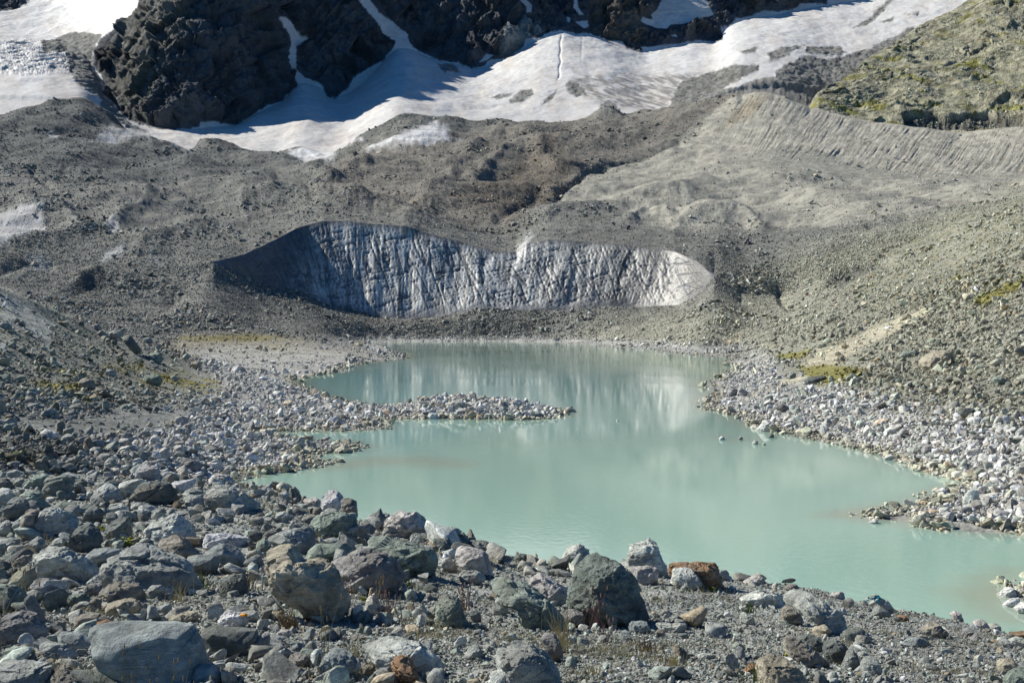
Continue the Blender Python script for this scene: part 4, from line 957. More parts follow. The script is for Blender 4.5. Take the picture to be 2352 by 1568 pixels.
3|t|small tan boulder behind the low dark mossy one|120,690 170,665 195,690 160,705
3|n|tiny pointed brown stone at the water's edge left of the streaked wedge|15,660 35,630 60,670 30,685
3|n|flat brown stone between the streaked wedge and the biggest dark boulder|270,770 310,740 390,750 380,780
3|k|pale pinkish pointed boulder left of the biggest dark one|120,890 170,840 230,835 300,880 420,960 410,1010 330,1030 240,980 140,950
3|b|small purple-blue stone below the pale pinkish pointed boulder|335,1040 400,1020 470,1030 450,1070 380,1075
3|v|blocky mauve stone at the right end of the ribbed green slab|350,1080 430,1070 510,1100 510,1160 490,1190 400,1180 360,1130
3|e|flat grey wedge at the foot of the biggest dark boulder|780,1130 850,1080 900,1120 950,1150 880,1160 790,1160
3|b|rounded pale bluish stone at the foot of the biggest dark boulder|790,1170 830,1150 920,1150 960,1200 960,1230 860,1230 810,1210
3|t|tan upright stone left of the rounded pale bluish one|640,1130 700,1100 735,1140 730,1200 670,1190
3|b|small blue-grey stone below the tan upright one|740,1260 760,1220 810,1230 840,1280 780,1285
3|p|long flat pinkish slab sunk in the gravel|980,1170 1020,1160 1200,1165 1260,1200 1250,1220 1100,1215 1000,1205
3|n|small round brown stone at the left end of the long flat pinkish slab|990,1220 1010,1190 1050,1200 1055,1240 1010,1255
3|n|brown-grey stone with dry moss on its left|1080,1320 1140,1305 1200,1350 1250,1410 1150,1390
3|p|flat pale stone right of the mossy brown-grey one|1260,1380 1330,1365 1420,1380 1400,1400 1300,1408
3|e|small angular grey stone casting a shadow on open gravel|1570,1110 1600,1085 1660,1110 1680,1160 1600,1165
3|p|long light boulder with a rounded back left of the two leaning ones|1570,990 1600,940 1680,930 1767,945 1850,960 1910,1000 1890,1050 1800,1040 1700,1030
3|r|small bright rust stone near the bottom edge|1590,1490 1650,1425 1700,1450 1680,1505
3|d|small dark stone left of the bright rust one|1470,1520 1500,1460 1560,1500 1540,1525
3|t|large pale tan boulder with orange stains cut by the bottom edge|1700,1500 1720,1420 1790,1385 1870,1400 1950,1450 2110,1530 2140,1620 1700,1640
3|d|small dark stone on the gravel below the rust-orange boulder|960,990 975,965 1010,975 1010,1000
3|k|low pink stone at the lake edge right of the rust-orange boulder|1440,840 1480,815 1540,850 1480,862
3|k|flat pinkish boulder at the top of the gravel against the lake|1570,870 1640,850 1720,830 1760,860 1740,890 1620,882
4|p|big pale boulder leaning right over two smaller ones|140,1030 150,970 230,950 330,980 420,1040 530,1080 560,1160 565,1210 540,1245 470,1230 440,1190 340,1140 240,1090 160,1050
4|n|brown rough boulder under the left end of the big pale leaning one|80,1090 120,1045 200,1060 250,1120 240,1170 150,1170 100,1130
4|t|triangular tan boulder propping the big pale leaning one|310,1200 380,1140 440,1190 450,1250 340,1242
4|n|brown boulder beside the bright yellow-green moss|110,1290 150,1260 230,1280 300,1330 440,1410 450,1450 390,1470 260,1410 120,1350
4|d|dark boulder behind the mossy brown one|200,1250 260,1230 380,1280 400,1310 370,1360 270,1320
4|d|tall dark rough boulder in the middle of the lower right cluster|390,1350 400,1290 480,1275 550,1320 560,1370 500,1440 430,1430
4|b|rounded dark blue-grey boulder right of the tall dark rough one|560,1350 620,1350 650,1410 640,1480 580,1480 510,1450
4|e|rightmost boulder of the lower right cluster with a dark left face|650,1440 680,1400 740,1390 780,1450 790,1510 750,1520 660,1490
4|p|small pale stone between the two rightmost boulders of the cluster|600,1360 680,1355 700,1390 650,1400
4|k|rounded pink-grey boulder on the gravel edge against the lake|425,965 450,940 540,945 545,985 460,988
4|p|flat grey boulder marked with turquoise paint at the lake edge|670,975 700,962 760,965 820,1000 880,1050 870,1080 780,1060 680,1010
4|r|small rust-brown stone on the gravel below the painted boulder|885,1120 900,1100 960,1110 985,1145 900,1132
4|n|low knobbly brownish boulder on open gravel|1035,1190 1070,1150 1150,1155 1200,1190 1280,1230 1270,1260 1200,1250 1100,1215
4|b|flat smooth blue boulder sunk in the gravel|920,1290 960,1260 1040,1250 1110,1280 1100,1320 980,1312
4|k|dark pointed stone at the gravel edge near the lower right shore|1255,1090 1290,1065 1330,1090 1360,1135 1300,1137
4|v|mauve boulder right of the knobbly brownish one|1310,1210 1370,1185 1420,1210 1420,1250 1340,1252
4|k|pink-topped boulder at the gravel edge right of the dark pointed stone|1405,1150 1450,1130 1510,1145 1535,1190 1460,1187
4|p|small pale boulder right of the pink-topped one|1530,1170 1590,1150 1620,1190 1560,1200
4|v|small mauve stone below the mauve boulder|1400,1260 1440,1230 1495,1270 1450,1285
4|r|flat bright orange boulder at the right frame edge|1660,1250 1665,1215 1767,1220 1900,1230 1900,1262
4|e|grey boulder left of the pale one under the bright orange boulder|1590,1280 1640,1255 1700,1300 1690,1325 1620,1302
4|p|pale boulder directly under the bright orange one|1670,1280 1720,1255 1800,1270 1820,1330 1720,1322
4|t|striped tan boulder near the right frame edge|1580,1450 1620,1410 1700,1400 1730,1450 1700,1520 1620,1502
4|k|small pinkish stone at the top of the gravel left of the big pale leaning one|110,912 150,885 200,890 215,922
4|g|greenish boulder in the bottom right corner|1640,1540 1700,1490 1800,1470 1850,1600 1650,1620
4|b|small smooth blue stone on the yellow-green moss|130,1400 160,1370 200,1385 190,1412
4|w|white faceted boulder in the water at the right edge|1578,950 1630,915 1700,920 1745,955 1690,978 1620,972
4|w|layered pale boulder in the shallows below the white faceted one|1605,1035 1680,990 1740,985 1750,1010 1650,1047
4|w|pale slab cut by the right edge in the shallows|1690,1050 1767,1010 1850,1050 1830,1092 1720,1082
L|b|squarish blue-grey boulder beside the path on the left hill|0,160 60,165 110,200 120,235 60,245 0,225
L|v|purplish rounded boulder on the crest of the left hill|975,200 1010,180 1060,190 1090,240 1040,250 990,235
L|v|purplish sloping boulder just below the rounded one on the hill crest|1030,260 1080,245 1140,290 1150,325 1060,312
L|e|broad flat boulder on the crest of the left hill|1120,280 1200,255 1300,250 1310,290 1270,345 1200,320
L|d|dark leaning block right of the broad flat crest boulder|1300,330 1330,290 1380,310 1420,370 1500,430 1500,470 1440,490 1400,430 1330,380 1295,370
L|y|cream flat slab resting on the dark leaning block|1300,385 1380,350 1410,375 1390,410 1340,412
L|b|blue-grey upright boulder at the foot of the dark leaning block|1520,380 1545,315 1600,330 1640,385 1590,395
L|g|greenish boulder below the blue-grey upright one on the left shore|1580,510 1620,480 1700,490 1760,560 1700,590 1600,550
L|g|dark broad boulder at the edge of the pale left shore|1500,780 1560,740 1680,725 1750,800 1720,840 1600,812
L|p|pale smooth boulder on the mossy slope of the left hill|1105,710 1130,670 1200,670 1260,740 1200,742
L|n|dark brown cracked boulder on the mossy slope|830,790 860,760 960,765 1010,820 1010,890 940,900 870,840
L|y|round cream boulder at the foot of the mossy slope|710,920 730,890 790,895 800,930 740,952
L|n|brown boulder lying right of the round cream one|980,910 1040,860 1110,880 1160,960 1060,922
L|t|tan boulder at the left frame edge below the shaded hollow|-60,1000 0,1000 40,1060 60,1110 130,1150 60,1160 -60,1150
L|w|white craggy boulder alone on the left gravel flat|405,1330 430,1300 520,1330 610,1360 620,1400 560,1430 440,1392
L|n|thin brown pointed slab on the gravel flat|1060,1040 1080,1030 1100,985 1150,1010 1170,1060 1060,1066
L|w|white blocky boulder among the left shore stones|1590,1430 1640,1370 1700,1370 1720,1430 1650,1460
L|w|round white boulder left of the white blocky one|1380,1500 1420,1475 1460,1480 1465,1530 1400,1532
L|w|large pale rounded boulder among the left shore stones|1830,1510 1860,1480 1930,1480 1970,1530 1950,1570 1860,1582
L|w|pale peaked boulder left of the round white one|1120,1440 1190,1415 1230,1470 1160,1492
L|p|flat pale boulder at the lower end of the left shore stones|940,1530 1010,1500 1080,1520 1100,1560 980,1572
L|t|tan-faced boulder among the upper left shore stones|2040,610 2080,585 2130,610 2150,670 2080,672
L|p|light boulder near the dark broad one on the left shore|1820,750 1860,730 1910,760 1900,800 1850,792
R|t|largest cream boulder with a dark overhang on the right slope|1600,340 1640,270 1740,220 1860,210 1880,250 1760,290 1720,320 1640,352
R|g|flat green slab left of the largest cream boulder|1440,250 1520,215 1640,225 1580,260 1470,267
R|d|long dark flat boulder where moss meets the right shore|785,430 830,405 960,390 990,405 880,430 810,456
R|g|green boulder right of the long dark flat one|1080,410 1130,380 1180,395 1150,430 1100,432
R|t|tan boulder at the lower edge of the green talus|1730,520 1770,455 1820,480 1800,522
R|t|tan upright boulder beside the one at the lower edge of the talus|1820,490 1870,450 1880,490 1840,522
R|g|olive boulder on the right slope near the frame edge|2130,430 2160,400 2230,420 2260,465 2150,462
R|v|triangular mauve boulder on the tip of the right shore|230,540 270,460 320,500 300,542
R|p|pale rounded boulder at the water on the right shore tip|90,490 130,465 170,490 160,515 110,517
R|w|pale tall boulder at the right waterline with a shaded right end|445,775 520,710 590,740 585,790 500,792
R|d|dark wedge stone standing in the water by the right shore|518,837 560,800 585,837
R|p|upright pale slab on the right shore above the waterline|920,740 950,695 990,720 960,762
R|w|flat light slab on the right shore above the round boulders|1350,790 1420,750 1510,740 1480,780 1400,812
R|v|boulder with a large dark mauve face by the right waterline|1630,930 1650,890 1680,880 1735,930 1720,950 1640,956
R|e|grey boulder left of the dark mauve-faced one|1550,920 1600,870 1650,885 1630,945 1570,952
R|v|rounded mauve boulder on the right waterline|1410,860 1460,820 1530,850 1500,872
R|w|long white slab on the right shore|1860,880 1950,860 2060,835 2110,860 1960,892
R|w|white boulder above the long white slab|1950,720 1990,685 2060,700 2060,740 1990,747
R|w|tall white boulder near the right frame edge|2110,960 2150,950 2190,990 2170,1030 2110,1022
R|w|flat white boulder touching the water at the inlet|1640,1030 1700,1005 1780,1045 1740,1055 1650,1052
R|w|flat cream stone lying in the water below the mauve-faced boulder|1330,975 1400,950 1480,985 1400,995
R|v|dark-faced peaked boulder on the small right spit|2050,1320 2110,1235 2140,1300 2120,1327
R|p|pale boulder left of the dark-faced peaked one on the spit|1900,1360 1940,1310 2010,1310 1990,1362
R|w|white pointed boulder at the inlet end of the small right spit|1720,1215 1790,1195 1810,1215 1760,1252
R|w|small white islet stone out in the lake on the right|175,842 210,820 235,845 190,852
R|v|small grey islet stone right of the white one in the lake|315,842 340,825 358,840 330,852
R|p|small pale islet stone nearest the right shore|415,877 440,850 463,867 450,884
R|y|flat cream stone just breaking the water near the islets|485,880 510,872 522,882 500,889
R|d|small grey boulder at the water end of the small right spit|1490,1352 1530,1330 1560,1362 1510,1367
R|w|flat pale stone at the outermost tip of the small right spit|1240,1442 1290,1415 1330,1432 1270,1447
S|w|white pyramid boulder topping the long spit|1180,257 1230,203 1265,225 1280,257 1220,264
S|p|big pale block in the middle of the long spit|1310,300 1330,250 1400,250 1490,290 1480,320 1360,337
S|v|dark egg-shaped boulder right of the big pale spit block|1480,280 1510,240 1530,260 1520,287
S|v|mauve wedge boulder on the top of the long spit|1640,290 1700,245 1755,260 1740,297
S|v|low mauve boulder between the egg-shaped one and the wedge|1530,250 1590,235 1610,260 1560,277
S|p|rounded boulder where the long spit narrows|935,340 950,305 980,315 990,345 960,354
S|w|pyramid boulder at the waterline of the long spit|1060,382 1100,330 1125,377
S|w|pale rounded boulder at the waterline right of the pyramid one|1135,372 1150,340 1210,345 1235,380 1180,387
S|e|grey boulder above the pale waterline boulder of the spit|1210,340 1240,305 1290,330 1270,352
S|w|flat white boulder at the waterline of the middle spit|1555,362 1610,335 1640,377 1590,380
S|p|large boulder near the outer tip of the long spit|2070,345 2110,310 2140,320 2130,355 2090,367
S|v|last dark boulder on the outer tip of the long spit|2130,342 2165,320 2182,347 2160,362
S|w|white boulder at the waterline by the outer spit tip|2035,372 2060,345 2095,360 2090,380
S|v|slanting mauve boulder at the outer third of the spit|1840,352 1870,320 1915,357 1880,364
S|w|flat white boulder near the root of the long spit|510,300 540,280 590,300 560,322
S|w|pale boulder at the root of the long spit|230,320 260,298 300,315 270,340
S|w|white boulder at the waterline of the short spit|200,632 230,610 275,625 250,644
S|v|dark stone at the outer end of the short spit|590,567 615,545 640,560 620,572
S|w|lone small white stone in the middle of the lake|2572,397 2587,388 2598,398 2586,403
'''
boulders = []
CREST_SLACK = [0, 0]
def star_radius(poly, c, n=256):
    """distance from c to the outline in n directions"""
    th = np.arange(n) / n * 2 * np.pi; dx, dz = np.cos(th), np.sin(th); R = np.full(n, np.nan)
    P = np.array(poly)
    for i in range(len(P)):
        a = P[i] - c; b = P[(i + 1) % len(P)] - c; e = b - a
        den = dx * e[1] - dz * e[0]
        with np.errstate(divide='ignore', invalid='ignore'):
            t = (a[0] * e[1] - a[1] * e[0]) / den; s = (a[0] * dz - a[1] * dx) / den
        ok = (t > 0) & (s >= -1e-6) & (s <= 1 + 1e-6)
        R = np.where(ok, np.fmax(R, t), R)
    m = np.nanmedian(R); R = np.where(np.isnan(R), m, R)
    k = np.array([0, 1, 3, 1, 0]) / 5.0
    return np.convolve(np.concatenate([R[-2:], R, R[:2]]), k, 'valid')

def place_px(px, py):
    """where the sight line through a pixel first meets land or water"""
    d = hit(shG, xsG, px, py, 3.0, 34.0)
    s_ = near_z(px, d)
    if abs(HY + (EYE - s_) * F / d - py) < 3: return d, 'near'
    c0 = int(round(np.interp(px, xsG, np.arange(len(xsG))))); dd_ = shG.D[:, c0]; ss_ = (EYE - shG.Z[:, c0]) / dd_ * F + HY
    ok_ = (dd_ > 8) & (dd_ < 31); k_ = np.argmin(np.where(ok_, ss_, 1e9))
    if ss_[k_] - py < CREST_SLACK[0]: CREST_SLACK[1] = max(ss_[k_] - py, 0) + 6; return float(dd_[k_]), 'near'
    dw = EYE * F / (py - HY) if py > HY + 1 else 1e9
    d = hit(shA, xsA, px, py, 45.0, 1200.0)
    wx_, wy_ = (px - CX) / F * dw, dw
    if dw < 760 and poly_sd([wx_], [wy_], lake_w)[0] > -.3 and dw < d * 1.15: return dw, 'water'
    return d, 'far'

for bi, line in enumerate(B_TXT.strip().split('\n')):
    vw, tint, label, pts = line.split('|')
    x0_, y0_, sc = VIEW[vw]
    poly = np.array([[float(q) for q in p.split(',')] for p in pts.split()])
    poly = (poly * sc + np.array([x0_, y0_])) / 1.6327
    r = np.random.default_rng(500 + bi)
    # fill the foot that smaller stones hide
    foot = (0.0 if any(k in label for k in ('steep right side', 'largest tan', 'leaning right over', 'undercut', 'jagged block', 'streaked')) else .35)
    ymid = (poly[:, 1].min() + poly[:, 1].max()) / 2; lw = poly[:, 1] > ymid
    poly[lw, 1] += foot * (poly[:, 1].max() - poly[lw, 1])
    cx_, by = poly[:, 0].mean(), poly[:, 1].max()
    CREST_SLACK[0] = 0 if (vw in 'LRS' or 'water at the right' in label or 'shallows' in label) else (50 if vw == '2' else 26 if vw != '1' or cx_ > 480 else 9); CREST_SLACK[1] = 0
    d0, where = place_px(cx_, min(by, 1600))
    poly[lw, 1] += CREST_SLACK[1]      # boulders on the brow reach down to the ground
    w_px, h_px = np.ptp(poly[:, 0]), np.ptp(poly[:, 1])
    T = .5 * min(w_px, 1.5 * h_px) / F * d0
    dc = d0 + T * .75
    loc = np.array([(poly[:, 0] - CX) / F * dc, EYE - (poly[:, 1] - HY) / F * dc]).T
    # area centroid of the outline
    a2 = loc[:, 0] * np.roll(loc[:, 1], -1) - np.roll(loc[:, 0], -1) * loc[:, 1]
    A_ = a2.sum() / 2
    cc = np.array([((loc[:, 0] + np.roll(loc[:, 0], -1)) * a2).sum(), ((loc[:, 1] + np.roll(loc[:, 1], -1)) * a2).sum()]) / (6 * A_)
    # let the buried foot reach below the visible outline
    size = max(np.ptp(loc[:, 0]), np.ptp(loc[:, 1])); zmin = loc[:, 1].min()
    low = loc[:, 1] < zmin + .22 * np.ptp(loc[:, 1])
    loc2 = loc.copy(); loc2[low, 1] -= .10 * np.ptp(loc[:, 1])
    R = star_radius(loc2, cc)
    lvl = 6 if w_px > 110 else 5 if w_px > 50 else (4 if w_px > 22 else 3)
    dd, fc = ico(lvl); d = dd.astype(float)
    yaw = 0
    smooth_b = any(k in label for k in ('smooth', 'egg'))
    th = np.arctan2(d[:, 2], d[:, 0]) % (2 * np.pi); rho = np.hypot(d[:, 0], d[:, 2])
    fi = th / (2 * np.pi) * 256; k0 = fi.astype(int) % 256; ft = fi - np.floor(fi)
    Rr = R[k0] * (1 - ft) + R[(k0 + 1) % 256] * ft
    p = (2.05 if smooth_b else 3.2 + r.uniform(0, 2.2))
    sc_ = (rho ** p + np.abs(d[:, 1]) ** p) ** (-1 / p)
    v = np.stack([np.cos(th) * Rr * rho * sc_, T * d[:, 1] * sc_, np.sin(th) * Rr * rho * sc_], 1)
    nrm_ = np.array([1.0, 1.0, 1.0])
    cuts = [((r.uniform(-.45, .0), -r.uniform(.25, .6), 1.0), r.uniform(.50, .74)), ((r.uniform(-.2, .7), -1, r.uniform(-.3, .15)), r.uniform(.62, .8))]
    if smooth_b: cuts = []
    for q in range(4 if smooth_b else 8):
        n_ = r.normal(size=3); n_[1] = -abs(n_[1]) * 1.4 if r.random() < .75 else abs(n_[1]) * 1.3
        cuts.append((n_, r.uniform(.62, .86) if not smooth_b else r.uniform(.82, .95)))
    for q in range(5 if smooth_b else 26):
        n_ = r.normal(size=3); n_[1] = -abs(n_[1])
        cuts.append((n_, r.uniform(.86, .975)))
    for n_, o_ in cuts: v = cut(v, np.array(n_), o_)
    hs = size / 2; q = v / hs
    nz_ = fbm(q[:, 0] * 1.1 + bi * 7, q[:, 1] * 1.1, q[:, 2] * 1.1, 3) * .06
    if not smooth_b:
        nz_ += fbm(q[:, 0] * 3 + bi, q[:, 1] * 3, q[:, 2] * 4, 5, gain=.55, ridged=True) * (.10 if ('rough' in label or 'steep right' in label or 'rugged' in label or 'jagged' in label) else .065)
        lay = q[:, 2] * r.uniform(4, 7) + q[:, 0] * r.uniform(-2, 2) + fbm(q[:, 0], q[:, 1], q[:, 2], 2) * 1.5
        nz_ += (np.abs((lay % 1) - .5) - .25) * .03 * (1 if r.random() < .6 else 0)
    nz_ += fbm(q[:, 0] * 9, q[:, 1] * 9 + bi, q[:, 2] * 9, 3) * (.008 if smooth_b else .017)
    if not smooth_b:
        nz_ += facet(q[:, 0] * 1.3, q[:, 1] * 1.3, q[:, 2] * 1.6, .35, bi) * .085 + facet(q[:, 0] * 3.4, q[:, 1] * 3.4, q[:, 2] * 4.2, .3, bi + 9) * .035
    else: nz_ += facet(q[:, 0] * .8, q[:, 1] * .8, q[:, 2] * .8, .35, bi) * .03
    L_ = np.linalg.norm(v, axis=1)[:, None] + 1e-9
    v = v + v / L_ * nz_[:, None] * hs
    me = mesh_np('boulder', v, fc, mat_boulder, True)
    if not smooth_b:
        try: me.set_sharp_from_angle(angle=math.radians(28))
        except Exception: pass
    near_b = where == 'near'
    name = 'boulder' if (w_px > 30 or not near_b) else 'stone'
    o = link(name, me, label, 'boulder' if name == 'boulder' else 'stone', None, ('boulders on the near gravel bank' if near_b else ('stones standing in the lake' if where == 'water' else 'boulders on the lake shores and slopes')), loc=(cc[0], dc, cc[1]))
    c_ = np.array(TINT[tint]) * r.uniform(.9, 1.1)
    if near_b: c_ = np.minimum(c_ * 1.5, .6)
    else: c_ = np.minimum(c_ * 1.25, .62)
    o.color = (*c_, 1)

    boulders.append((o, cx_, poly[:, 1].mean(), w_px, h_px, d0, label, cc, T, where))
    if 'turquoise paint' in label: painted = (o, poly, dc, cc, T)
print('boulders', len(boulders), time.time() - T0)
from collections import Counter
print(Counter(b[-1] for b in boulders))
# ================================================================== PAINT MARK, GRASSES, MOSS
from mathutils.bvhtree import BVHTree
def simple_mat(name, c, rough=.8, var=.3, scale=20):
    m, nt, b = new_mat(name); co = N(nt, 'ShaderNodeTexCoord').outputs['Object']
    f = ramp(nt, noise_n(nt, co, scale, 5, .6), .3, .7, 1 - var, 1 + var)
    vm = N(nt, 'ShaderNodeVectorMath', operation='SCALE'); vm.inputs[0].default_value = c; nt.links.new(f, vm.inputs['Scale'])
    nt.links.new(vm.outputs[0], b.inputs['Base Color']); b.inputs['Roughness'].default_value = rough
    b.inputs['Specular IOR Level'].default_value = .2
    return m
m_paint = simple_mat('turquoise_paint', (.03, .33, .42), .6)
m_straw = simple_mat('dry_straw', (.50, .42, .22), .7, .3, 8)
m_green = simple_mat('green_blade', (.12, .17, .04), .7, .3, 8)
m_pink = simple_mat('reddish_stem', (.26, .16, .14), .7, .3, 8)
m_rustg = simple_mat('rusty_grass', (.22, .14, .07), .8, .3, 8)
m_moss = simple_mat('moss_cushion', (.20, .21, .035), .95, .5, 30)
m_seed = simple_mat('seed_head', (.22, .16, .08), .8, .3, 40)
m_flower = simple_mat('orange_petals', (.75, .32, .02), .6, .1, 40)

def strip_mb(paths, wid):
    """flat ribbons along 3-D paths -> verts, quads"""
    V = []; Q = []
    for p, w0 in zip(paths, wid):
        p = np.asarray(p, float); n = len(p); side = np.array([1.0, 0, 0])
        t = np.gradient(p, axis=0); s = np.cross(t, (0, 1, .2)); s /= np.linalg.norm(s, axis=1)[:, None] + 1e-9
        w = w0 * np.linspace(1, .25, n)[:, None] * .5
        o = len(V); V += list(p - s * w) + list(p + s * w)
        for i in range(n - 1): Q.append((o + i, o + i + 1, o + n + i + 1, o + n + i))
    return np.array(V), np.array(Q)

o, poly, dc, cc, T = painted
vb = np.empty(len(o.data.vertices) * 3, np.float32); o.data.vertices.foreach_get('co', vb); vb = vb.reshape(-1, 3)
fb = [tuple(pp.vertices) for pp in o.data.polygons]
bvh = BVHTree.FromPolygons([Vector(q) for q in vb], fb)
strokes = [[(690,985),(715,990),(740,980)], [(742,968),(735,1000)], [(750,978),(762,970),(764,1002)], [(764,985),(775,992),(790,988)], [(680,998),(700,1002)], [(752,1002),(775,1004)]]
paths = []
for st in strokes:
    pts = []
    for k in range(len(st) - 1):
        for t in np.linspace(0, 1, 8)[: 8 if k == len(st) - 2 else 7]:
            x = st[k][0] * (1 - t) + st[k + 1][0] * t; y = st[k][1] * (1 - t) + st[k + 1][1] * t
            px, py = (2880 + x * .5433) / 1.6327, (1708 + y * .5433) / 1.6327
            dirv = Vector(((px - CX) / F, 1, -(py - HY) / F)); org = Vector((0, 0, EYE)) - Vector((cc[0], dc, cc[1]))
            h = bvh.ray_cast(org, dirv.normalized())
            if h[0] is not None: pts.append(np.array(h[0] + h[1] * .004))
    if len(pts) > 2: paths.append(pts)
if paths:
    V, Q = strip_mb(paths, [.035] * len(paths)); V2 = V.copy()
    me = mesh_np('paint_mark', V, Q, m_paint, True); link('paint_mark', me, 'turquoise painted marks', parent=o)

def near_pt(px, py):
    d = hit(shG, xsG, px, py, 3.0, 34.0); return (px - CX) / F * d, d, near_z(px, d)

def blades(n, h, spread, r, lean=.35, seg=6):
    out = []; wd = []
    for k in range(n):
        a = r.uniform(0, 6.283); q = abs(r.normal(0, spread)); L_ = h * r.uniform(.5, 1.0); ln = r.uniform(.1, 1) * lean; la = r.uniform(0, 6.283)
        t = np.linspace(0, 1, seg)
        out.append(np.stack([q * math.cos(a) + math.cos(la) * ln * L_ * t ** 1.8, q * math.sin(a) + math.sin(la) * ln * L_ * t ** 1.8, L_ * t * (1 - .25 * ln * t)], 1)); wd.append(.0062)
    return out, wd

TUFT = '''
1|420|1445|30|.20|straw|wide pale tuft of dry grass at the lower left
1|300|1440|16|.15|straw|short dry tuft left of the wide pale tuft
1|560|1440|14|.14|straw|thin dry tuft right of the wide pale tuft
1|700|1470|22|.18|green|green grass tuft in front of the huge smooth boulder
1|890|1480|6|.34|green|tall green stalks with dark heads before the huge smooth boulder
1|1130|1510|5|.34|green|tall leaning stalks right of the dark-headed ones
1|940|1500|4|.20|rust|thin reddish stalk with a seed head beside the tall green ones
1|1290|1560|4|.34|straw|long thin stalks at the right end of the huge smooth boulder
1|1560|1560|3|.28|straw|pair of thin stalks at the bottom edge right of the huge smooth boulder
1|1400|870|22|.16|green|yellowish green tuft under the rounded-corner blue-grey boulder
1|1240|960|14|.18|straw|reddish dry tuft at the right foot of the cleft boulder
1|1700|880|26|.20|rust|rusty brown tuft left of the largest tan boulder
1|150|960|8|.30|straw|bent bare stalks leaning over the yellowish boulder
1|20|1100|7|.42|straw|tall bare stalks at the left frame edge
1|760|720|6|.25|straw|thin stalks standing before the central cleft boulder
1|330|720|5|.30|straw|thin stalks before the pale-sloped brown-backed boulder
2|240|1110|34|.16|rust|bushy brown tuft below the largest tan boulder
2|480|1290|4|.42|straw|single tall stalk rising beside the largest tan boulder
2|440|1560|3|.50|straw|tallest single stalk at the bottom edge
2|620|900|10|.18|rust|small brown tuft under the purple-grey boulder
2|860|940|6|.22|straw|leaning straw stalks at the purple-grey boulder's right foot
2|910|1080|12|.34|pink|pale pinkish plant on the gravel right of the largest tan boulder
2|660|1300|20|.14|straw|dry tuft at the left end of the wide flat pale boulder
2|800|1420|18|.14|rust|rusty tuft in the notch of the wide flat pale boulder
2|1440|1000|12|.24|pink|reddish stems behind the small round stones
2|1050|870|20|.10|green|bright green tuft under the long dark green slab
2|1700|950|14|.14|rust|small rusty tuft beside the ribbed green slab
3|555|1120|14|.30|pink|pink willow stems before the biggest dark boulder
3|655|1220|8|.26|pink|thin pink stems left of the rounded pale bluish stone
3|340|1270|24|.34|straw|long blond grass leaning right over the shaded gravel
3|930|1290|18|.12|rust|rusty tuft at the foot of the biggest dark boulder
3|1650|1030|16|.10|green|green-brown tuft on the long light boulder's left foot
3|1110|1380|40|.10|straw|dry cushion of straw beside the brown-grey stone
3|560|1450|22|.09|straw|low straw tuft on the gravel under the purple stone's shadow
3|1690|1490|24|.16|green|green tuft between the bright rust stone and the tan boulder
'''
mats_ = {'straw': m_straw, 'green': m_green, 'pink': m_pink, 'rust': m_rustg}
for ti, line in enumerate(TUFT.strip().split('\n')):
    vw, X_, Y_, n_, h_, mt, label = line.split('|'); X_, Y_, n_, h_ = float(X_), float(Y_), int(n_), float(h_)
    x0_, y0_, sc = VIEW[vw]; px, py = (x0_ + X_ * sc) / 1.6327, (y0_ + Y_ * sc) / 1.6327
    gx, gy_, gz = near_pt(px, min(py, 1600)); r = np.random.default_rng(900 + ti)
    gy_ -= .55; gx = (px - CX) / F * gy_; gz = near_z(px, gy_)
    h_ *= 1.05 * (gy_ / 8) ** .6
    pth, wd = blades(int(n_ * (1.6 if n_ > 9 else 1)), h_, .05 if n_ > 9 else .025, r, .55 if n_ > 9 else .5)
    wk = (gy_ / 8) ** .7
    if n_ <= 9:
        V, Q = strip_mb(pth, [w_ * .8 * wk for w_ in wd])
    else: V, Q = strip_mb(pth, [w_ * wk for w_ in wd])
    root = bpy.data.objects.new('grass_tuft' if mt != 'pink' else 'flowering_plant', None); COL.objects.link(root); root.location = (gx, gy_, gz - .01)
    root['label'] = label; root['category'] = 'plant'; root['group'] = 'grass tufts between the near boulders'
    link('blades' if mt != 'pink' else 'stems', mesh_np('blades', V, Q, mats_[mt], True), parent=root)
    if n_ <= 9 or mt == 'pink':
        dd, fc = ico(2); VV = []; FF = []; off = 0
        for pt in pth[:10]:
            c_ = pt[-1]; VV.append(dd * np.array([.004, .004, .014]) * wk * 1.2 + c_); FF.append(fc + off); off += len(dd)
        link('seed_heads', mesh_np('seed_heads', np.concatenate(VV), np.concatenate(FF), m_seed if mt != 'pink' else m_pink, True), parent=root)

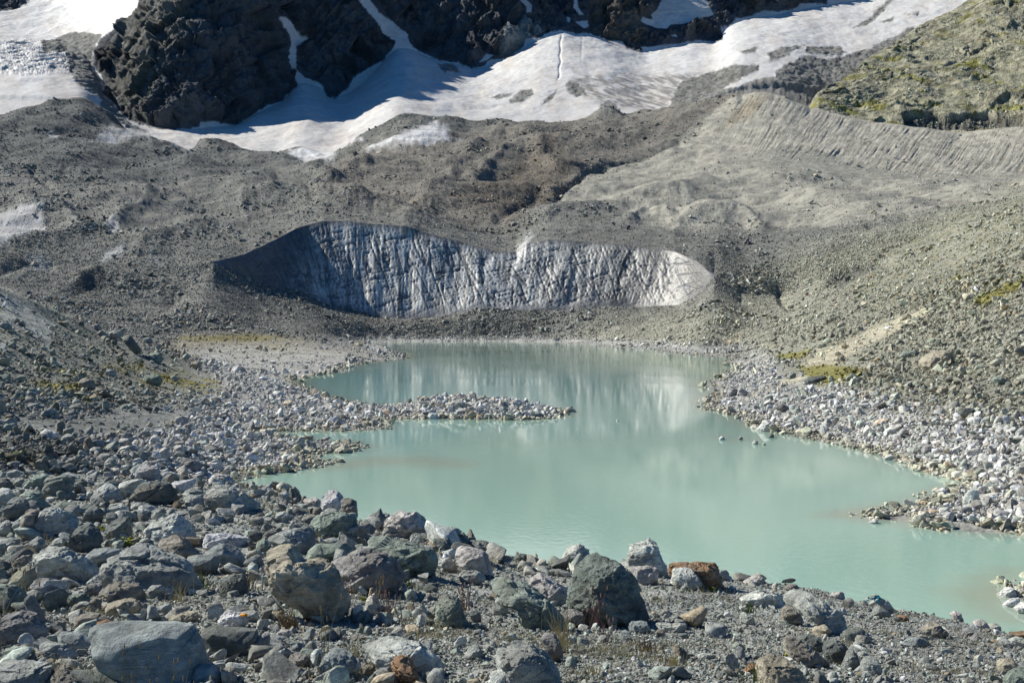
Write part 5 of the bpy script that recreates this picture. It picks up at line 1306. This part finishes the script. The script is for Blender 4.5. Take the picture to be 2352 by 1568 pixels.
MOSS = [('4', 220, 1395, 200, 'bright yellow-green moss on the brown boulder of the lower right cluster'), ('3', 1170, 880, 110, 'olive moss at the foot of the rust-orange boulder'),
 ('3', 1380, 940, 50, 'small green moss patch right of the grey slab'), ('1', 700, 520, 90, 'bright green moss beside the dark cracked boulder'), ('1', 880, 610, 170, 'brownish moss patch above the brown angular boulder'),
 ('3', 60, 735, 90, 'dark green moss by the low dark mossy boulder'), ('2', 740, 1015, 60, 'green moss smear under the purple-grey boulder'), ('4', 1, 1560, 60, 'green moss at the corner of the orange-stained tan boulder')]
for mi, (vw, X_, Y_, wpx, label) in enumerate(MOSS):
    x0_, y0_, sc = VIEW[vw]; px, py = (x0_ + X_ * sc) / 1.6327, (y0_ + Y_ * sc) / 1.6327
    gx, gy_, gz = near_pt(px, py); r = np.random.default_rng(40 + mi); rad = wpx * sc / 1.6327 / F * gy_ * .5
    dd, fc = ico(2); VV = []; FF = []; off = 0
    for k in range(150):
        a = r.uniform(0, 6.283); q = rad * math.sqrt(r.random()); s_ = rad * r.uniform(.07, .17)
        VV.append(dd * np.array([s_, s_, s_ * .7]) * (1 + .25 * r.normal(size=(len(dd), 1))) + np.array([q * math.cos(a), q * math.sin(a) * .8, .05 * (1 - (q / rad) ** 2) * rad * 4 + r.normal(0, .01)])); FF.append(fc + off); off += len(dd)
    link('moss', mesh_np('moss', np.concatenate(VV), np.concatenate(FF), m_moss, True), label, 'moss', group='moss cushions on the near bank', loc=(gx, gy_, gz + .02))
# two small orange flowers
for X_, Y_, lb in ((1697, 1195, 'small orange flower above the dark jagged block'), (1740, 320, 'small yellow-orange flower by the large pale green slab')):
    px, py = X_ * .5433 / 1.6327, (1708 + Y_ * .5433) / 1.6327
    gx, gy_, gz = near_pt(px, py); root = bpy.data.objects.new('flower', None); COL.objects.link(root); root.location = (gx, gy_ - .1, gz + .02)
    root['label'] = lb; root['category'] = 'flower'; root['group'] = 'orange flowers on the near bank'
    V, Q = strip_mb([[(0, 0, 0), (.005, 0, .05), (.01, 0, .09)]], [.006]); link('stem', mesh_np('stem', V, Q, m_green, True), parent=root)
    dd, fc = ico(3); th = np.arctan2(dd[:, 1], dd[:, 0]); pv = dd * np.array([.022, .022, .008]) * (1 + .3 * np.cos(8 * th))[:, None] * (gy_ / 8) ** .5
    link('petals', mesh_np('petals', pv + np.array([.01, 0, .092]), fc, m_flower, True), parent=root)
# short dry turf between the stones
P, i, j = sample(shG, (shG.D < 30) * np.clip(fbm(shG.X / 1.1, shG.D / 1.1, shG.D * 0 + 23, 3) - .08, 0, 1) ** 1.5, 5000)
V = []; Q = []; r = np.random.default_rng(77)
n = len(P); h = r.uniform(.02, .07, n) * (P[:, 1] / 9) ** .5; lean_ = r.normal(0, .5, (n, 2)) * h[:, None]; wd = .0035 * (P[:, 1] / 9)
b0 = P + np.stack([-wd, 0 * wd, 0 * wd - .005], 1); b1 = P + np.stack([wd, 0 * wd, 0 * wd - .005], 1); tp = P + np.stack([lean_[:, 0], lean_[:, 1], h], 1)
V = np.stack([b0, b1, tp], 1).reshape(-1, 3); Q = np.arange(3 * n).reshape(-1, 3)
link('dry_turf', mesh_np('dry_turf', V, Q, m_straw, True), 'short brown dry turf growing in patches between the near stones', 'turf', 'stuff')
print('plants', time.time() - T0)
# ================================================================== CAMERA, SKY, SUN
cam = bpy.data.cameras.new('camera'); co = bpy.data.objects.new('camera', cam); COL.objects.link(co)
cam.sensor_width = 36; cam.lens = 36 * F / W; cam.shift_y = -(784 - HY) / W
cam.clip_start = .1; cam.clip_end = 20000
co.location = (0, 0, EYE); co.rotation_euler = (math.radians(90), 0, 0)
scn.camera = co
SUN_EL, SUN_AZ = math.radians(38), math.radians(158)      # azimuth measured counter-clockwise from +X
sdir = Vector((math.cos(SUN_EL) * math.cos(SUN_AZ), math.cos(SUN_EL) * math.sin(SUN_AZ), math.sin(SUN_EL)))
sl = bpy.data.lights.new('sun', 'SUN'); sl.energy = 5.0; sl.angle = math.radians(.5); sl.color = (1, .968, .875)
so = bpy.data.objects.new('sun', sl); COL.objects.link(so)
so.rotation_euler = sdir.to_track_quat('Z', 'Y').to_euler()
w = bpy.data.worlds.new('World'); scn.world = w; w.use_nodes = True
nt = w.node_tree; bg = nt.nodes['Background']
sk = nt.nodes.new('ShaderNodeTexSky'); sk.sky_type = 'NISHITA'; sk.sun_disc = False
sk.sun_elevation = SUN_EL; sk.sun_rotation = math.pi / 2 - SUN_AZ; sk.altitude = 2500; sk.ozone_density = 8.0; sk.air_density = 1.0; sk.dust_density = .3
tint_ = mixcol(nt, 1.0, sk.outputs[0], (.50, .97, 1.18), 'MULTIPLY'); nt.links.new(tint_, bg.inputs['Color']); bg.inputs['Strength'].default_value = .058
scn.view_settings.view_transform = 'Standard'; scn.view_settings.look = 'None'
scn.view_settings.exposure = 0.38; scn.view_settings.gamma = 1.0
scn.cycles.max_bounces = 4; scn.cycles.diffuse_bounces = 2; scn.cycles.glossy_bounces = 2
print('built', time.time() - T0)
